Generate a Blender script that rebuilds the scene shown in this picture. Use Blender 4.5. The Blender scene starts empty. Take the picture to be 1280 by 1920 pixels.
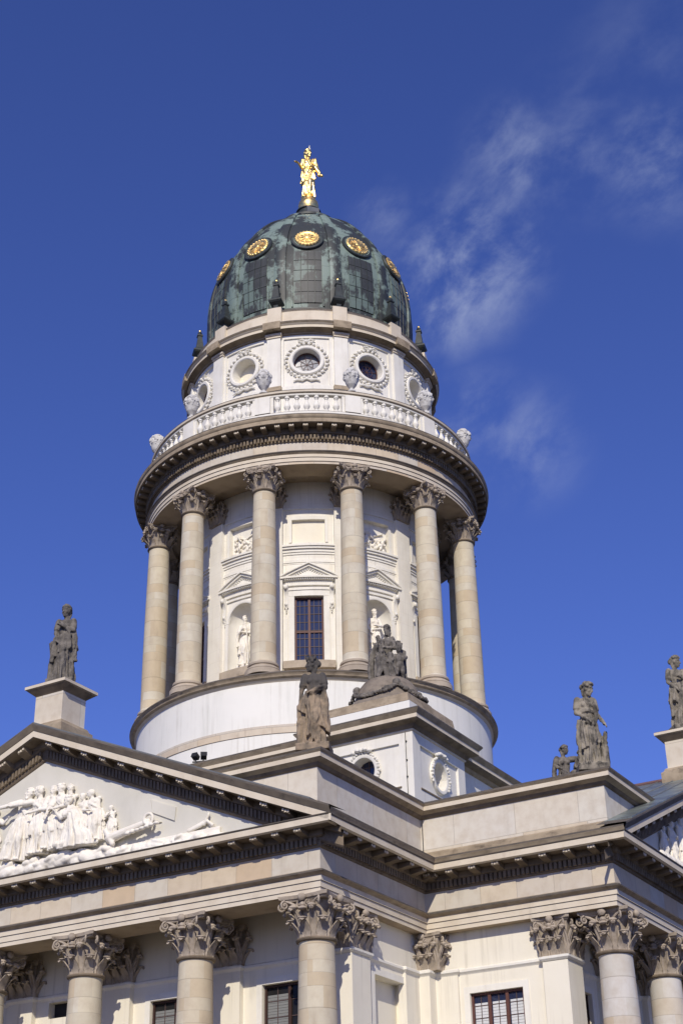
import bpy, bmesh, math, random
from math import sin, cos, pi, radians, sqrt, atan2
from mathutils import Matrix, Vector, Quaternion

S = bpy.context.scene
COL = S.collection

# ------------------------------------------------------------------ camera
cam_d = bpy.data.cameras.new("camera")
cam = bpy.data.objects.new("camera", cam_d)
COL.objects.link(cam)
CR = Vector((0.85782898, 0.51358792, -0.01889142)).normalized()
CU = Vector((0.26043105, -0.40271229, 0.87749557)).normalized()
CF = Vector((-0.44306332, 0.75766104, 0.47921251)).normalized()
M = Matrix((CR, CU, -CF)).transposed().to_4x4()
M.translation = Vector((39.4927, -64.1958, 1.7))
cam.matrix_world = M
cam_d.sensor_fit = 'VERTICAL'
cam_d.sensor_height = 24
cam_d.lens = 24 * 2829.42 / 1920
cam_d.clip_end = 5000
S.camera = cam

# ------------------------------------------------------------------ light
SUN_AZ, SUN_EL = radians(25.5), radians(34)
SD = Vector((sin(SUN_AZ) * cos(SUN_EL), -cos(SUN_AZ) * cos(SUN_EL), sin(SUN_EL)))
sun_d = bpy.data.lights.new("sun", 'SUN')
sun_d.energy = 3.8
sun_d.angle = radians(0.5)
sun_d.color = (1.0, 0.915, 0.77)
sun = bpy.data.objects.new("sun", sun_d)
sun.rotation_euler = SD.to_track_quat('Z', 'Y').to_euler()
sun.location = (30, -60, 80)
COL.objects.link(sun)

W = bpy.data.worlds.new("World")
S.world = W
W.use_nodes = True
nt = W.node_tree
nt.nodes.clear()


def wn(t, **k):
    n = nt.nodes.new(t)
    for a, b in k.items():
        setattr(n, a, b)
    return n


out = wn('ShaderNodeOutputWorld')
bg = wn('ShaderNodeBackground')
bg.inputs['Strength'].default_value = 0.104
sky = wn('ShaderNodeTexSky')
sky.sky_type = 'NISHITA'
sky.sun_disc = False
sky.sun_elevation = SUN_EL
sky.sun_rotation = atan2(SD.x, SD.y)
sky.air_density = 1.0
sky.dust_density = 0.35
sky.ozone_density = 3.0
tint = wn('ShaderNodeMix', data_type='RGBA', blend_type='MULTIPLY')
tint.inputs[0].default_value = 1.0
tint.inputs[7].default_value = (0.565, 0.635, 1.25, 1)
nt.links.new(sky.outputs[0], tint.inputs[6])
# thin cirrus wisps, placed by direction on the sky
tc = wn('ShaderNodeTexCoord')
mp = wn('ShaderNodeMapping')
mp.inputs['Rotation'].default_value = (0.2, 0.5, 0.4)
mp.inputs['Scale'].default_value = (12, 21, 12)
nt.links.new(tc.outputs['Generated'], mp.inputs[0])
nz = wn('ShaderNodeTexNoise')
nz.inputs['Scale'].default_value = 1.6
nz.inputs['Detail'].default_value = 9
nz.inputs['Roughness'].default_value = 0.6
nz.inputs['Distortion'].default_value = 0.15
nt.links.new(mp.outputs[0], nz.inputs['Vector'])
acc = None
for (dx, dy, dz), rad, amp in (((-0.3300, 0.7235, 0.6070), 0.040, 0.9), ((-0.3450, 0.7280, 0.5920), 0.032, 0.75), ((-0.3150, 0.7200, 0.6180), 0.040, 0.75),
                               ((-0.2950, 0.7150, 0.6350), 0.030, 0.40), ((-0.2740, 0.7000, 0.6600), 0.034, 0.42), ((-0.2400, 0.7150, 0.6560), 0.034, 0.32), ((-0.1942, 0.7357, 0.6489), 0.036, 0.46),
                               ((-0.2250, 0.7000, 0.6780), 0.035, 0.14), ((-0.1800, 0.6950, 0.6950), 0.045, 0.10), ((-0.3450, 0.7750, 0.5300), 0.030, 0.36),
                               ((-0.3250, 0.7950, 0.5120), 0.035, 0.34), ((-0.1500, 0.7600, 0.6300), 0.04, 0.25), ((-0.36, 0.68, 0.637), 0.02, 0.3), ((-0.49, 0.70, 0.52), 0.03, 0.2)):
    v = Vector((dx, dy, dz)).normalized()
    d = wn('ShaderNodeVectorMath', operation='DISTANCE')
    nt.links.new(tc.outputs['Generated'], d.inputs[0])
    d.inputs[1].default_value = v
    mr = wn('ShaderNodeMapRange', interpolation_type='SMOOTHSTEP')
    mr.inputs['From Min'].default_value = rad * 1.6
    mr.inputs['From Max'].default_value = 0.0
    mr.inputs['To Max'].default_value = amp
    nt.links.new(d.outputs['Value'], mr.inputs[0])
    if acc is None:
        acc = mr.outputs[0]
    else:
        m = wn('ShaderNodeMath', operation='MAXIMUM')
        nt.links.new(acc, m.inputs[0])
        nt.links.new(mr.outputs[0], m.inputs[1])
        acc = m.outputs[0]
nr = wn('ShaderNodeMapRange', interpolation_type='SMOOTHSTEP')
nr.inputs['From Min'].default_value = 0.33
nr.inputs['From Max'].default_value = 0.78
nt.links.new(nz.outputs[0], nr.inputs[0])
mm = wn('ShaderNodeMath', operation='MULTIPLY')
nt.links.new(acc, mm.inputs[0])
nt.links.new(nr.outputs[0], mm.inputs[1])
cl = wn('ShaderNodeMix', data_type='RGBA')
nt.links.new(mm.outputs[0], cl.inputs[0])
nt.links.new(tint.outputs[2], cl.inputs[6])
cl.inputs[7].default_value = (4.6, 5.2, 7.0, 1)
nt.links.new(cl.outputs[2], bg.inputs[0])
nt.links.new(bg.outputs[0], out.inputs[0])

S.view_settings.view_transform = 'Standard'
S.view_settings.look = 'None'
S.view_settings.exposure = 0.0
S.view_settings.gamma = 1.0
S.view_settings.use_curve_mapping = False

random.seed(7)

# ------------------------------------------------------------------ materials
MATS = {}


class NB:
    """small helper to write node trees"""

    def __init__(self, name):
        self.m = bpy.data.materials.new(name)
        self.m.use_nodes = True
        self.t = self.m.node_tree
        self.b = self.t.nodes['Principled BSDF']

    def n(self, typ, **k):
        x = self.t.nodes.new(typ)
        for a, b in k.items():
            setattr(x, a, b)
        return x

    def l(self, a, b):
        self.t.links.new(a, b)

    def val(self, x, sock):
        if isinstance(x, (int, float)):
            sock.default_value = x
        else:
            self.l(x, sock)

    def math(self, op, a, b=0.0, c=None):
        x = self.n('ShaderNodeMath', operation=op)
        self.val(a, x.inputs[0])
        self.val(b, x.inputs[1])
        if c is not None:
            self.val(c, x.inputs[2])
        return x.outputs[0]

    def noise(self, scale, detail=4, rough=0.55, vec=None, dist=0.0):
        x = self.n('ShaderNodeTexNoise')
        x.inputs['Scale'].default_value = scale
        x.inputs['Detail'].default_value = detail
        x.inputs['Roughness'].default_value = rough
        x.inputs['Distortion'].default_value = dist
        if vec is not None:
            self.l(vec, x.inputs['Vector'])
        return x.outputs[0]

    def mix(self, f, a, b, mode='MIX'):
        x = self.n('ShaderNodeMix', data_type='RGBA', blend_type=mode)
        self.val(f, x.inputs[0])
        for v, s in ((a, x.inputs[6]), (b, x.inputs[7])):
            if isinstance(v, tuple):
                s.default_value = (v[0], v[1], v[2], 1)
            else:
                self.l(v, s)
        return x.outputs[2]

    def step(self, v, lo, hi, t0=0.0, t1=1.0):
        x = self.n('ShaderNodeMapRange', interpolation_type='SMOOTHSTEP')
        self.l(v, x.inputs[0])
        x.inputs['From Min'].default_value = lo
        x.inputs['From Max'].default_value = hi
        x.inputs['To Min'].default_value = t0
        x.inputs['To Max'].default_value = t1
        return x.outputs[0]

    def pos(self):
        g = self.n('ShaderNodeNewGeometry')
        s = self.n('ShaderNodeSeparateXYZ')
        self.l(g.outputs['Position'], s.inputs[0])
        return g.outputs['Position'], s.outputs[0], s.outputs[1], s.outputs[2]

    def comb(self, x, y, z):
        c = self.n('ShaderNodeCombineXYZ')
        self.val(x, c.inputs[0])
        self.val(y, c.inputs[1])
        self.val(z, c.inputs[2])
        return c.outputs[0]

    def white(self, vec):
        x = self.n('ShaderNodeTexWhiteNoise', noise_dimensions='3D')
        self.l(vec, x.inputs['Vector'])
        return x.outputs['Value']

    def scalevec(self, vec, s):
        x = self.n('ShaderNodeVectorMath', operation='MULTIPLY')
        self.l(vec, x.inputs[0])
        x.inputs[1].default_value = s
        return x.outputs[0]

    def ramp(self, v, stops, interp='LINEAR'):
        x = self.n('ShaderNodeValToRGB')
        r = x.color_ramp
        r.interpolation = interp
        while len(r.elements) < len(stops):
            r.elements.new(0.5)
        for e, (p, c) in zip(r.elements, stops):
            e.position = p
            e.color = (c[0], c[1], c[2], 1)
        self.l(v, x.inputs[0])
        return x.outputs[0]

    def bump(self, h, strength, dist=0.05):
        x = self.n('ShaderNodeBump')
        x.inputs['Strength'].default_value = strength
        x.inputs['Distance'].default_value = dist
        self.l(h, x.inputs['Height'])
        self.l(x.outputs[0], self.b.inputs['Normal'])

    def done(self, color, rough=0.8, metal=0.0, spec=0.3):
        if isinstance(color, tuple):
            self.b.inputs['Base Color'].default_value = (color[0], color[1], color[2], 1)
        else:
            self.l(color, self.b.inputs['Base Color'])
        self.val(rough, self.b.inputs['Roughness'])
        self.b.inputs['Metallic'].default_value = metal
        self.b.inputs['Specular IOR Level'].default_value = spec
        return self.m


def blocks_mat(name, stops, bl=1.45, bh=0.62, mode='flat', R=9.2, dirt=0.35, dirtcol=(0.22, 0.17, 0.12), z0=0.0, jointw=0.012, spread=1.0):
    b = NB(name)
    P, x, y, z = b.pos()
    if mode == 'flat':
        u = b.math('ADD', x, y)
    elif mode == 'ring':
        u = b.math('MULTIPLY', b.math('ARCTAN2', x, b.math('MULTIPLY', y, -1)), R)
    else:
        u = b.math('MULTIPLY', x, 0.001)
    row = b.math('FLOOR', b.math('DIVIDE', b.math('SUBTRACT', z, z0), bh))
    if mode == 'column':
        oi = b.n('ShaderNodeObjectInfo')
        rnd = b.math('MULTIPLY', oi.outputs['Random'], 97.0)
        tcn = b.n('ShaderNodeTexCoord')
        so = b.n('ShaderNodeSeparateXYZ')
        b.l(tcn.outputs['Object'], so.inputs[0])
        zz = b.math('ADD', so.outputs[2], b.math('MULTIPLY', b.noise(0.0), 0.0))
        # irregular drum heights
        zw = b.math('ADD', zz, b.math('MULTIPLY', b.math('SINE', b.math('ADD', b.math('MULTIPLY', zz, 2.1), rnd)), 0.25))
        rowf = b.math('DIVIDE', zw, bh)
        row = b.math('FLOOR', rowf)
        ang = b.math('ARCTAN2', so.outputs[0], so.outputs[1])
        half = b.math('FLOOR', b.math('ADD', b.math('DIVIDE', ang, 2.1), b.math('MULTIPLY', row, 0.37)))
        w = b.white(b.comb(row, half, rnd))
        fz = b.math('FRACT', rowf)
        joint = b.math('LESS_THAN', fz, 0.03)
    else:
        sh = b.math('MULTIPLY', b.white(b.comb(row, 3.3, 1.7)), bl)
        uf = b.math('DIVIDE', b.math('ADD', u, sh), bl)
        cell = b.math('FLOOR', uf)
        w = b.white(b.comb(cell, row, 5.1))
        fu = b.math('FRACT', uf)
        joint = b.math('LESS_THAN', fu, jointw / bl * 2)
        fz = b.math('FRACT', b.math('DIVIDE', b.math('SUBTRACT', z, z0), bh))
        joint = b.math('MAXIMUM', joint, b.math('LESS_THAN', fz, jointw / bh * 2))
    c = b.ramp(w, stops, 'CONSTANT')
    c0 = b.ramp(b.math('ADD', b.math('MULTIPLY', b.noise(0.9, 5), 0.0), 0.5), [(0, stops[len(stops) // 2][1]), (1, stops[len(stops) // 2][1])])
    c = b.mix(spread, c0, c)
    n1 = b.noise(2.3, 6, 0.6, P)
    c = b.mix(b.step(n1, 0.35, 0.75, 0.0, 0.35), c, (0.42, 0.33, 0.23))
    n2 = b.noise(1.0, 6, 0.62, b.scalevec(P, (1.6, 1.6, 0.5)))
    c = b.mix(b.step(n2, 0.52, 0.80, 0.0, dirt), c, dirtcol)
    c = b.mix(b.math('MULTIPLY', joint, 0.45), c, (0.22, 0.18, 0.14))
    fine = b.noise(28, 4, 0.6, P)
    b.bump(fine, 0.25, 0.02)
    return b.done(c, 0.88, 0, 0.2)


def plain_mat(name, col, col2, nscale=1.2, amt=0.5, rough=0.85, dirt=0.0, dirtcol=(0.3, 0.25, 0.2), stretch=(1, 1, 0.35), fine=0.15, spec=0.2, panel=None, streak=0.0):
    b = NB(name)
    P, x, y, z = b.pos()
    n1 = b.noise(nscale, 6, 0.6, P)
    c = b.mix(b.step(n1, 0.35, 0.72, 0.0, amt), col, col2)
    if dirt > 0:
        n2 = b.noise(nscale * 1.3, 7, 0.65, b.scalevec(P, stretch))
        c = b.mix(b.step(n2, 0.5, 0.78, 0.0, dirt), c, dirtcol)
    if streak > 0:
        n3 = b.noise(1.0, 5, 0.6, b.scalevec(P, (5.5, 5.5, 0.22)))
        n4 = b.noise(0.5, 3, 0.5, P)
        c = b.mix(b.math('MULTIPLY', b.step(n3, 0.50, 0.74, 0.0, streak), b.step(n4, 0.35, 0.6)), c, (0.36, 0.32, 0.25))
    if panel:
        R, w_, bh = panel
        u = b.math('MULTIPLY', b.math('ARCTAN2', x, b.math('MULTIPLY', y, -1)), R)
        fu = b.math('FRACT', b.math('DIVIDE', u, w_))
        j = b.math('LESS_THAN', fu, 0.025)
        if bh:
            fz = b.math('FRACT', b.math('DIVIDE', z, bh))
            j = b.math('MAXIMUM', j, b.math('LESS_THAN', fz, 0.02))
        c = b.mix(b.math('MULTIPLY', j, 0.22), c, (0.3, 0.28, 0.24))
    b.bump(b.noise(22, 4, 0.6, P), fine, 0.02)
    return b.done(c, rough, 0, spec)


SAND = [(0.0, (0.60, 0.51, 0.385)), (0.18, (0.63, 0.55, 0.43)), (0.38, (0.59, 0.53, 0.445)), (0.55, (0.63, 0.53, 0.39)), (0.7, (0.60, 0.55, 0.46)), (0.9, (0.58, 0.455, 0.315))]
SANDC = [(0.0, (0.585, 0.515, 0.38)), (0.18, (0.555, 0.50, 0.38)), (0.36, (0.61, 0.55, 0.415)), (0.55, (0.545, 0.455, 0.315)), (0.7, (0.60, 0.555, 0.445)), (0.88, (0.565, 0.48, 0.34))]
SANDP = [(0.0, (0.63, 0.565, 0.455)), (0.2, (0.66, 0.605, 0.505)), (0.45, (0.66, 0.62, 0.53)), (0.66, (0.63, 0.54, 0.405)), (0.78, (0.65, 0.61, 0.535))]
MATS['sandstone'] = blocks_mat('sandstone_blocks', SAND, 1.5, 0.74, 'flat', dirt=0.30, z0=15.80)
MATS['sand_ring'] = blocks_mat('sandstone_ring', SAND, 1.3, 0.62, 'ring', 9.2, dirt=0.35, z0=41.42)
MATS['parapet'] = blocks_mat('parapet_blocks', SANDP, 2.6, 1.33, 'flat', dirt=0.22, z0=18.25)
MATS['column'] = blocks_mat('column_drums', SANDC, 1, 0.62, 'column', dirt=0.42, dirtcol=(0.30, 0.235, 0.165))
MATS['column_pale'] = blocks_mat('pale_column_drums', [(0.0, (0.58, 0.52, 0.43)), (0.25, (0.56, 0.53, 0.47)), (0.5, (0.55, 0.46, 0.34)), (0.75, (0.60, 0.57, 0.52))], 1, 0.9, 'column', dirt=0.2)
MATS['plaster'] = plain_mat('cream_plaster', (0.80, 0.755, 0.635), (0.73, 0.68, 0.56), 0.7, 0.5, dirt=0.12, dirtcol=(0.45, 0.38, 0.29), streak=0.3)
MATS['drumwall'] = plain_mat('pale_ashlar', (0.80, 0.77, 0.685), (0.71, 0.67, 0.58), 0.8, 0.7, dirt=0.25, dirtcol=(0.45, 0.4, 0.32), panel=(6.75, 1.18, 0.62), streak=0.3)
MATS['white'] = plain_mat('white_stucco', (0.80, 0.775, 0.70), (0.71, 0.68, 0.60), 0.9, 0.7, dirt=0.28, dirtcol=(0.42, 0.38, 0.32), streak=0.2)
MATS['cream'] = plain_mat('yellow_cream_stucco', (0.80, 0.75, 0.62), (0.74, 0.68, 0.54), 0.9, 0.5, dirt=0.1)
MATS['whitebase'] = plain_mat('white_render', (0.81, 0.795, 0.73), (0.745, 0.735, 0.67), 0.5, 0.7, dirt=0.34, dirtcol=(0.42, 0.43, 0.37), stretch=(2.2, 2.2, 0.16), streak=0.32)
MATS['tympanum'] = plain_mat('grey_cream_tympanum', (0.66, 0.635, 0.565), (0.58, 0.56, 0.49), 0.6, 0.7, dirt=0.3, dirtcol=(0.42, 0.40, 0.34))
MATS['bell'] = plain_mat('grey_brown_stone', (0.25, 0.21, 0.165), (0.16, 0.135, 0.11), 2.0, 0.9, dirt=0.6, dirtcol=(0.07, 0.06, 0.05), stretch=(1, 1, 1), fine=0.4)
MATS['trim'] = plain_mat('weathered_trim', (0.40, 0.325, 0.23), (0.25, 0.20, 0.14), 1.7, 0.9, dirt=0.75, dirtcol=(0.075, 0.06, 0.045), stretch=(0.8, 0.8, 2.2), fine=0.3)
MATS['gutter'] = plain_mat('brown_gutter_stone', (0.42, 0.345, 0.245), (0.28, 0.225, 0.155), 1.5, 0.9, dirt=0.6, dirtcol=(0.08, 0.065, 0.05), stretch=(0.8, 0.8, 2))
MATS['soffit'] = plain_mat('shade_browned_soffit_stone', (0.42, 0.335, 0.235), (0.33, 0.255, 0.175), 0.9, 0.8, dirt=0.5, dirtcol=(0.17, 0.13, 0.095), stretch=(1, 1, 1))  # sandstone browned so the colour carries the deep shade under the soffits
MATS['basestone'] = plain_mat('grey_tan_base_stone', (0.47, 0.40, 0.31), (0.34, 0.285, 0.22), 1.4, 0.9, dirt=0.5, dirtcol=(0.16, 0.13, 0.10), stretch=(1, 1, 1))
MATS['rakelip'] = plain_mat('blackened_rake_moulding', (0.20, 0.165, 0.125), (0.12, 0.10, 0.08), 1.5, 0.9, dirt=0.6, dirtcol=(0.05, 0.045, 0.04), stretch=(1, 1, 1))
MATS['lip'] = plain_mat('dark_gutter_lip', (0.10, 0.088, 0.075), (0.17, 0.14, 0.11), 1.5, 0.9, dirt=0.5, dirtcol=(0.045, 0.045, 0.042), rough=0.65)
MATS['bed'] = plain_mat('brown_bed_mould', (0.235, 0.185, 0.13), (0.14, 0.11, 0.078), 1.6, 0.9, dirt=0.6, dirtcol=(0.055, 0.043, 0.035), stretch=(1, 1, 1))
MATS['fascia'] = plain_mat('pale_fascia', (0.68, 0.605, 0.48), (0.58, 0.495, 0.375), 1.1, 0.8, dirt=0.3, dirtcol=(0.3, 0.24, 0.18))
MATS['capital'] = plain_mat('weathered_capital', (0.43, 0.365, 0.29), (0.30, 0.25, 0.195), 3.0, 0.9, dirt=0.7, dirtcol=(0.065, 0.052, 0.045), stretch=(1, 1, 1), fine=0.4)
MATS['statue'] = plain_mat('blackened_sandstone', (0.20, 0.18, 0.155), (0.07, 0.064, 0.058), 3.2, 1.0, dirt=0.75, dirtcol=(0.04, 0.037, 0.035), stretch=(1.4, 1.4, 0.8), fine=0.6)
MATS['relief'] = plain_mat('white_relief_stone', (0.83, 0.79, 0.70), (0.72, 0.66, 0.55), 2.0, 0.6, dirt=0.3, dirtcol=(0.42, 0.36, 0.28), stretch=(1, 1, 1), fine=0.3)
MATS['urnstone'] = plain_mat('grey_urn_stone', (0.62, 0.61, 0.585), (0.42, 0.41, 0.39), 5, 0.9, dirt=0.6, dirtcol=(0.16, 0.15, 0.14), stretch=(1, 1, 1), fine=0.4)
MATS['roof'] = plain_mat('grey_sheet_roof', (0.16, 0.165, 0.165), (0.10, 0.11, 0.11), 1.0, 0.8, dirt=0.3, dirtcol=(0.2, 0.23, 0.21), rough=0.45, spec=0.5)
MATS['ridge'] = plain_mat('brown_ridge_sheet', (0.17, 0.10, 0.095), (0.12, 0.075, 0.075), 2, 0.8, rough=0.5)
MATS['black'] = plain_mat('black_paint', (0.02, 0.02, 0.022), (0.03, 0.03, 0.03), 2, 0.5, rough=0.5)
MATS['frame'] = plain_mat('red_brown_window_frame', (0.125, 0.058, 0.046), (0.085, 0.042, 0.035), 4, 0.5, rough=0.5)
MATS['leadbar'] = plain_mat('dark_glazing_bar', (0.10, 0.068, 0.062), (0.075, 0.055, 0.05), 4, 0.5, rough=0.5)
MATS['blind'] = plain_mat('pale_roller_blind', (0.62, 0.63, 0.63), (0.54, 0.56, 0.57), 1, 0.5, rough=0.6)
MATS['dimblind'] = plain_mat('grey_roller_blind', (0.22, 0.225, 0.22), (0.17, 0.175, 0.175), 1, 0.5, rough=0.6)
MATS['finial'] = plain_mat('black_patina_metal', (0.028, 0.032, 0.032), (0.05, 0.065, 0.06), 4, 0.7, rough=0.5, spec=0.4)
MATS['paving'] = plain_mat('plaza_paving', (0.09, 0.083, 0.073), (0.07, 0.066, 0.06), 0.4, 0.6)

# statue whose robe has weathered back to tan stone
b = NB('tan_robe_sandstone')
P, x, y, z = b.pos()
tcn = b.n('ShaderNodeTexCoord')
so = b.n('ShaderNodeSeparateXYZ')
b.l(tcn.outputs['Object'], so.inputs[0])
zz = b.math('ADD', so.outputs[2], b.math('MULTIPLY', b.math('SUBTRACT', b.noise(2.2, 5, 0.6, P), 0.5), 1.6))
f = b.step(zz, 1.7, 2.4)
c = b.mix(b.step(b.noise(3, 5, 0.6, P), 0.35, 0.7), (0.34, 0.26, 0.18), (0.17, 0.14, 0.105))
c = b.mix(f, c, (0.085, 0.077, 0.07))
c = b.mix(b.step(b.noise(2.6, 6, 0.65, b.scalevec(P, (1.5, 1.5, 0.7))), 0.54, 0.75, 0, 0.7), c, (0.05, 0.045, 0.04))
b.bump(b.noise(20, 4, 0.6, P), 0.5, 0.02)
MATS['tanstatue'] = b.done(c, 0.9, 0, 0.2)
b = NB('greenish_tan_sandstone')
P, x, y, z = b.pos()
c = b.mix(b.step(b.noise(2.2, 5, 0.6, P), 0.35, 0.7), (0.30, 0.265, 0.21), (0.13, 0.118, 0.095))
c = b.mix(b.step(b.noise(2.4, 6, 0.65, b.scalevec(P, (1.5, 1.5, 0.7))), 0.46, 0.68, 0, 0.9), c, (0.042, 0.04, 0.037))
b.bump(b.noise(20, 4, 0.6, P), 0.5, 0.02)
MATS['ochrestatue'] = b.done(c, 0.9, 0, 0.2)

# gold leaf
b = NB('gold_leaf')
P, x, y, z = b.pos()
c = b.mix(b.noise(3, 3, 0.5, P), (1.0, 0.77, 0.33), (0.92, 0.64, 0.22))
b.bump(b.noise(9, 3, 0.5, P), 0.10, 0.03)
MATS['gold'] = b.done(c, b.step(b.noise(5, 3, 0.5, P), 0.3, 0.7, 0.30, 0.46), 1.0, 0.5)

b = NB('dull_gold_leaf')
P, x, y, z = b.pos()
c = b.mix(b.noise(4, 4, 0.6, P), (1.0, 0.76, 0.33), (0.74, 0.50, 0.17))
MATS['dullgold'] = b.done(c, b.step(b.noise(5, 3, 0.5, P), 0.3, 0.7, 0.38, 0.55), 1.0, 0.5)

# patinated copper sheets of the dome
b = NB('patinated_copper_sheets')
P, x, y, z = b.pos()
ang = b.math('ARCTAN2', x, b.math('MULTIPLY', y, -1))
cellu = b.math('MULTIPLY', ang, 60 / (2 * pi))
rowz = b.math('DIVIDE', z, 1.05)
cu = b.math('FLOOR', cellu)
rz = b.math('FLOOR', rowz)
w = b.white(b.comb(cu, rz, 1.0))
w2 = b.white(b.comb(cu, 7.0, 2.0))
nv = b.noise(0.55, 6, 0.62, b.scalevec(P, (1.0, 1.0, 0.65)))
nf = b.noise(3.0, 6, 0.7, b.scalevec(P, (1.3, 1.3, 0.6)))
v = b.math('ADD', b.math('ADD', b.math('MULTIPLY', nv, 0.9), b.math('MULTIPLY', nf, 0.35)), b.math('ADD', b.math('MULTIPLY', w, 0.14), b.math('MULTIPLY', w2, 0.10)))
f = b.step(v, 0.715, 0.80)
dark = b.mix(nf, (0.022, 0.025, 0.025), (0.060, 0.064, 0.062))
green = b.mix(nf, (0.175, 0.225, 0.195), (0.085, 0.125, 0.11))
c = b.mix(f, dark, green)
ju = b.math('LESS_THAN', b.math('FRACT', cellu), 0.035)
jz = b.math('LESS_THAN', b.math('FRACT', rowz), 0.03)
j = b.math('MAXIMUM', ju, jz)
c = b.mix(b.math('MULTIPLY', j, 0.45), c, (0.09, 0.10, 0.095))
b.bump(nf, 0.15, 0.03)
MATS['copper'] = b.done(c, 0.55, 0.0, 0.45)
b = NB('green_copper_ribs')
P, x, y, z = b.pos()
nv = b.noise(0.8, 6, 0.65, b.scalevec(P, (1.0, 1.0, 0.6)))
nf = b.noise(3.0, 6, 0.7, P)
f = b.step(b.math('ADD', nv, b.math('MULTIPLY', nf, 0.3)), 0.61, 0.72)
c = b.mix(f, (0.035, 0.040, 0.038), (0.19, 0.25, 0.215))
c = b.mix(b.math('MULTIPLY', b.math('LESS_THAN', b.math('FRACT', b.math('DIVIDE', z, 1.05)), 0.03), 0.5), c, (0.03, 0.035, 0.03))
MATS['rib'] = b.done(c, 0.55, 0, 0.45)
b = NB('green_copper_roof')
P, x, y, z = b.pos()
u = b.math('FRACT', b.math('DIVIDE', b.math('ADD', x, y), 0.75))
c = b.mix(b.step(b.noise(1.0, 6, 0.65, P), 0.4, 0.65), (0.105, 0.118, 0.115), (0.19, 0.225, 0.21))
c = b.mix(b.math('MULTIPLY', b.math('LESS_THAN', u, 0.06), 0.6), c, (0.06, 0.07, 0.07))
MATS['greenroof'] = b.done(c, 0.4, 0, 0.5)

# window glass that mirrors the sky
b = NB('dark_window_glass')
P, x, y, z = b.pos()
n1 = b.noise(1.1, 3, 0.5, P)
c = b.mix(n1, (0.012, 0.018, 0.045), (0.03, 0.04, 0.09))
b.bump(b.noise(1.5, 2, 0.5, P), 0.03, 0.03)
MATS['glass'] = b.done(c, 0.03, 0, 0.6)
MATS['skyglass'] = plain_mat('sky_painted_glass', (0.16, 0.17, 0.20), (0.11, 0.12, 0.15), 1.2, 0.8, rough=0.05, fine=0.0, spec=0.6)  # base colour lightened with the sky's reflection painted in
MATS['porchglass'] = plain_mat('dim_porch_glass', (0.016, 0.016, 0.017), (0.03, 0.03, 0.03), 1, 0.5, rough=0.15, fine=0.0, spec=0.15)
MATS['darkframe'] = plain_mat('dark_brown_porch_frame', (0.06, 0.034, 0.028), (0.04, 0.024, 0.02), 4, 0.5, rough=0.5)


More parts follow.
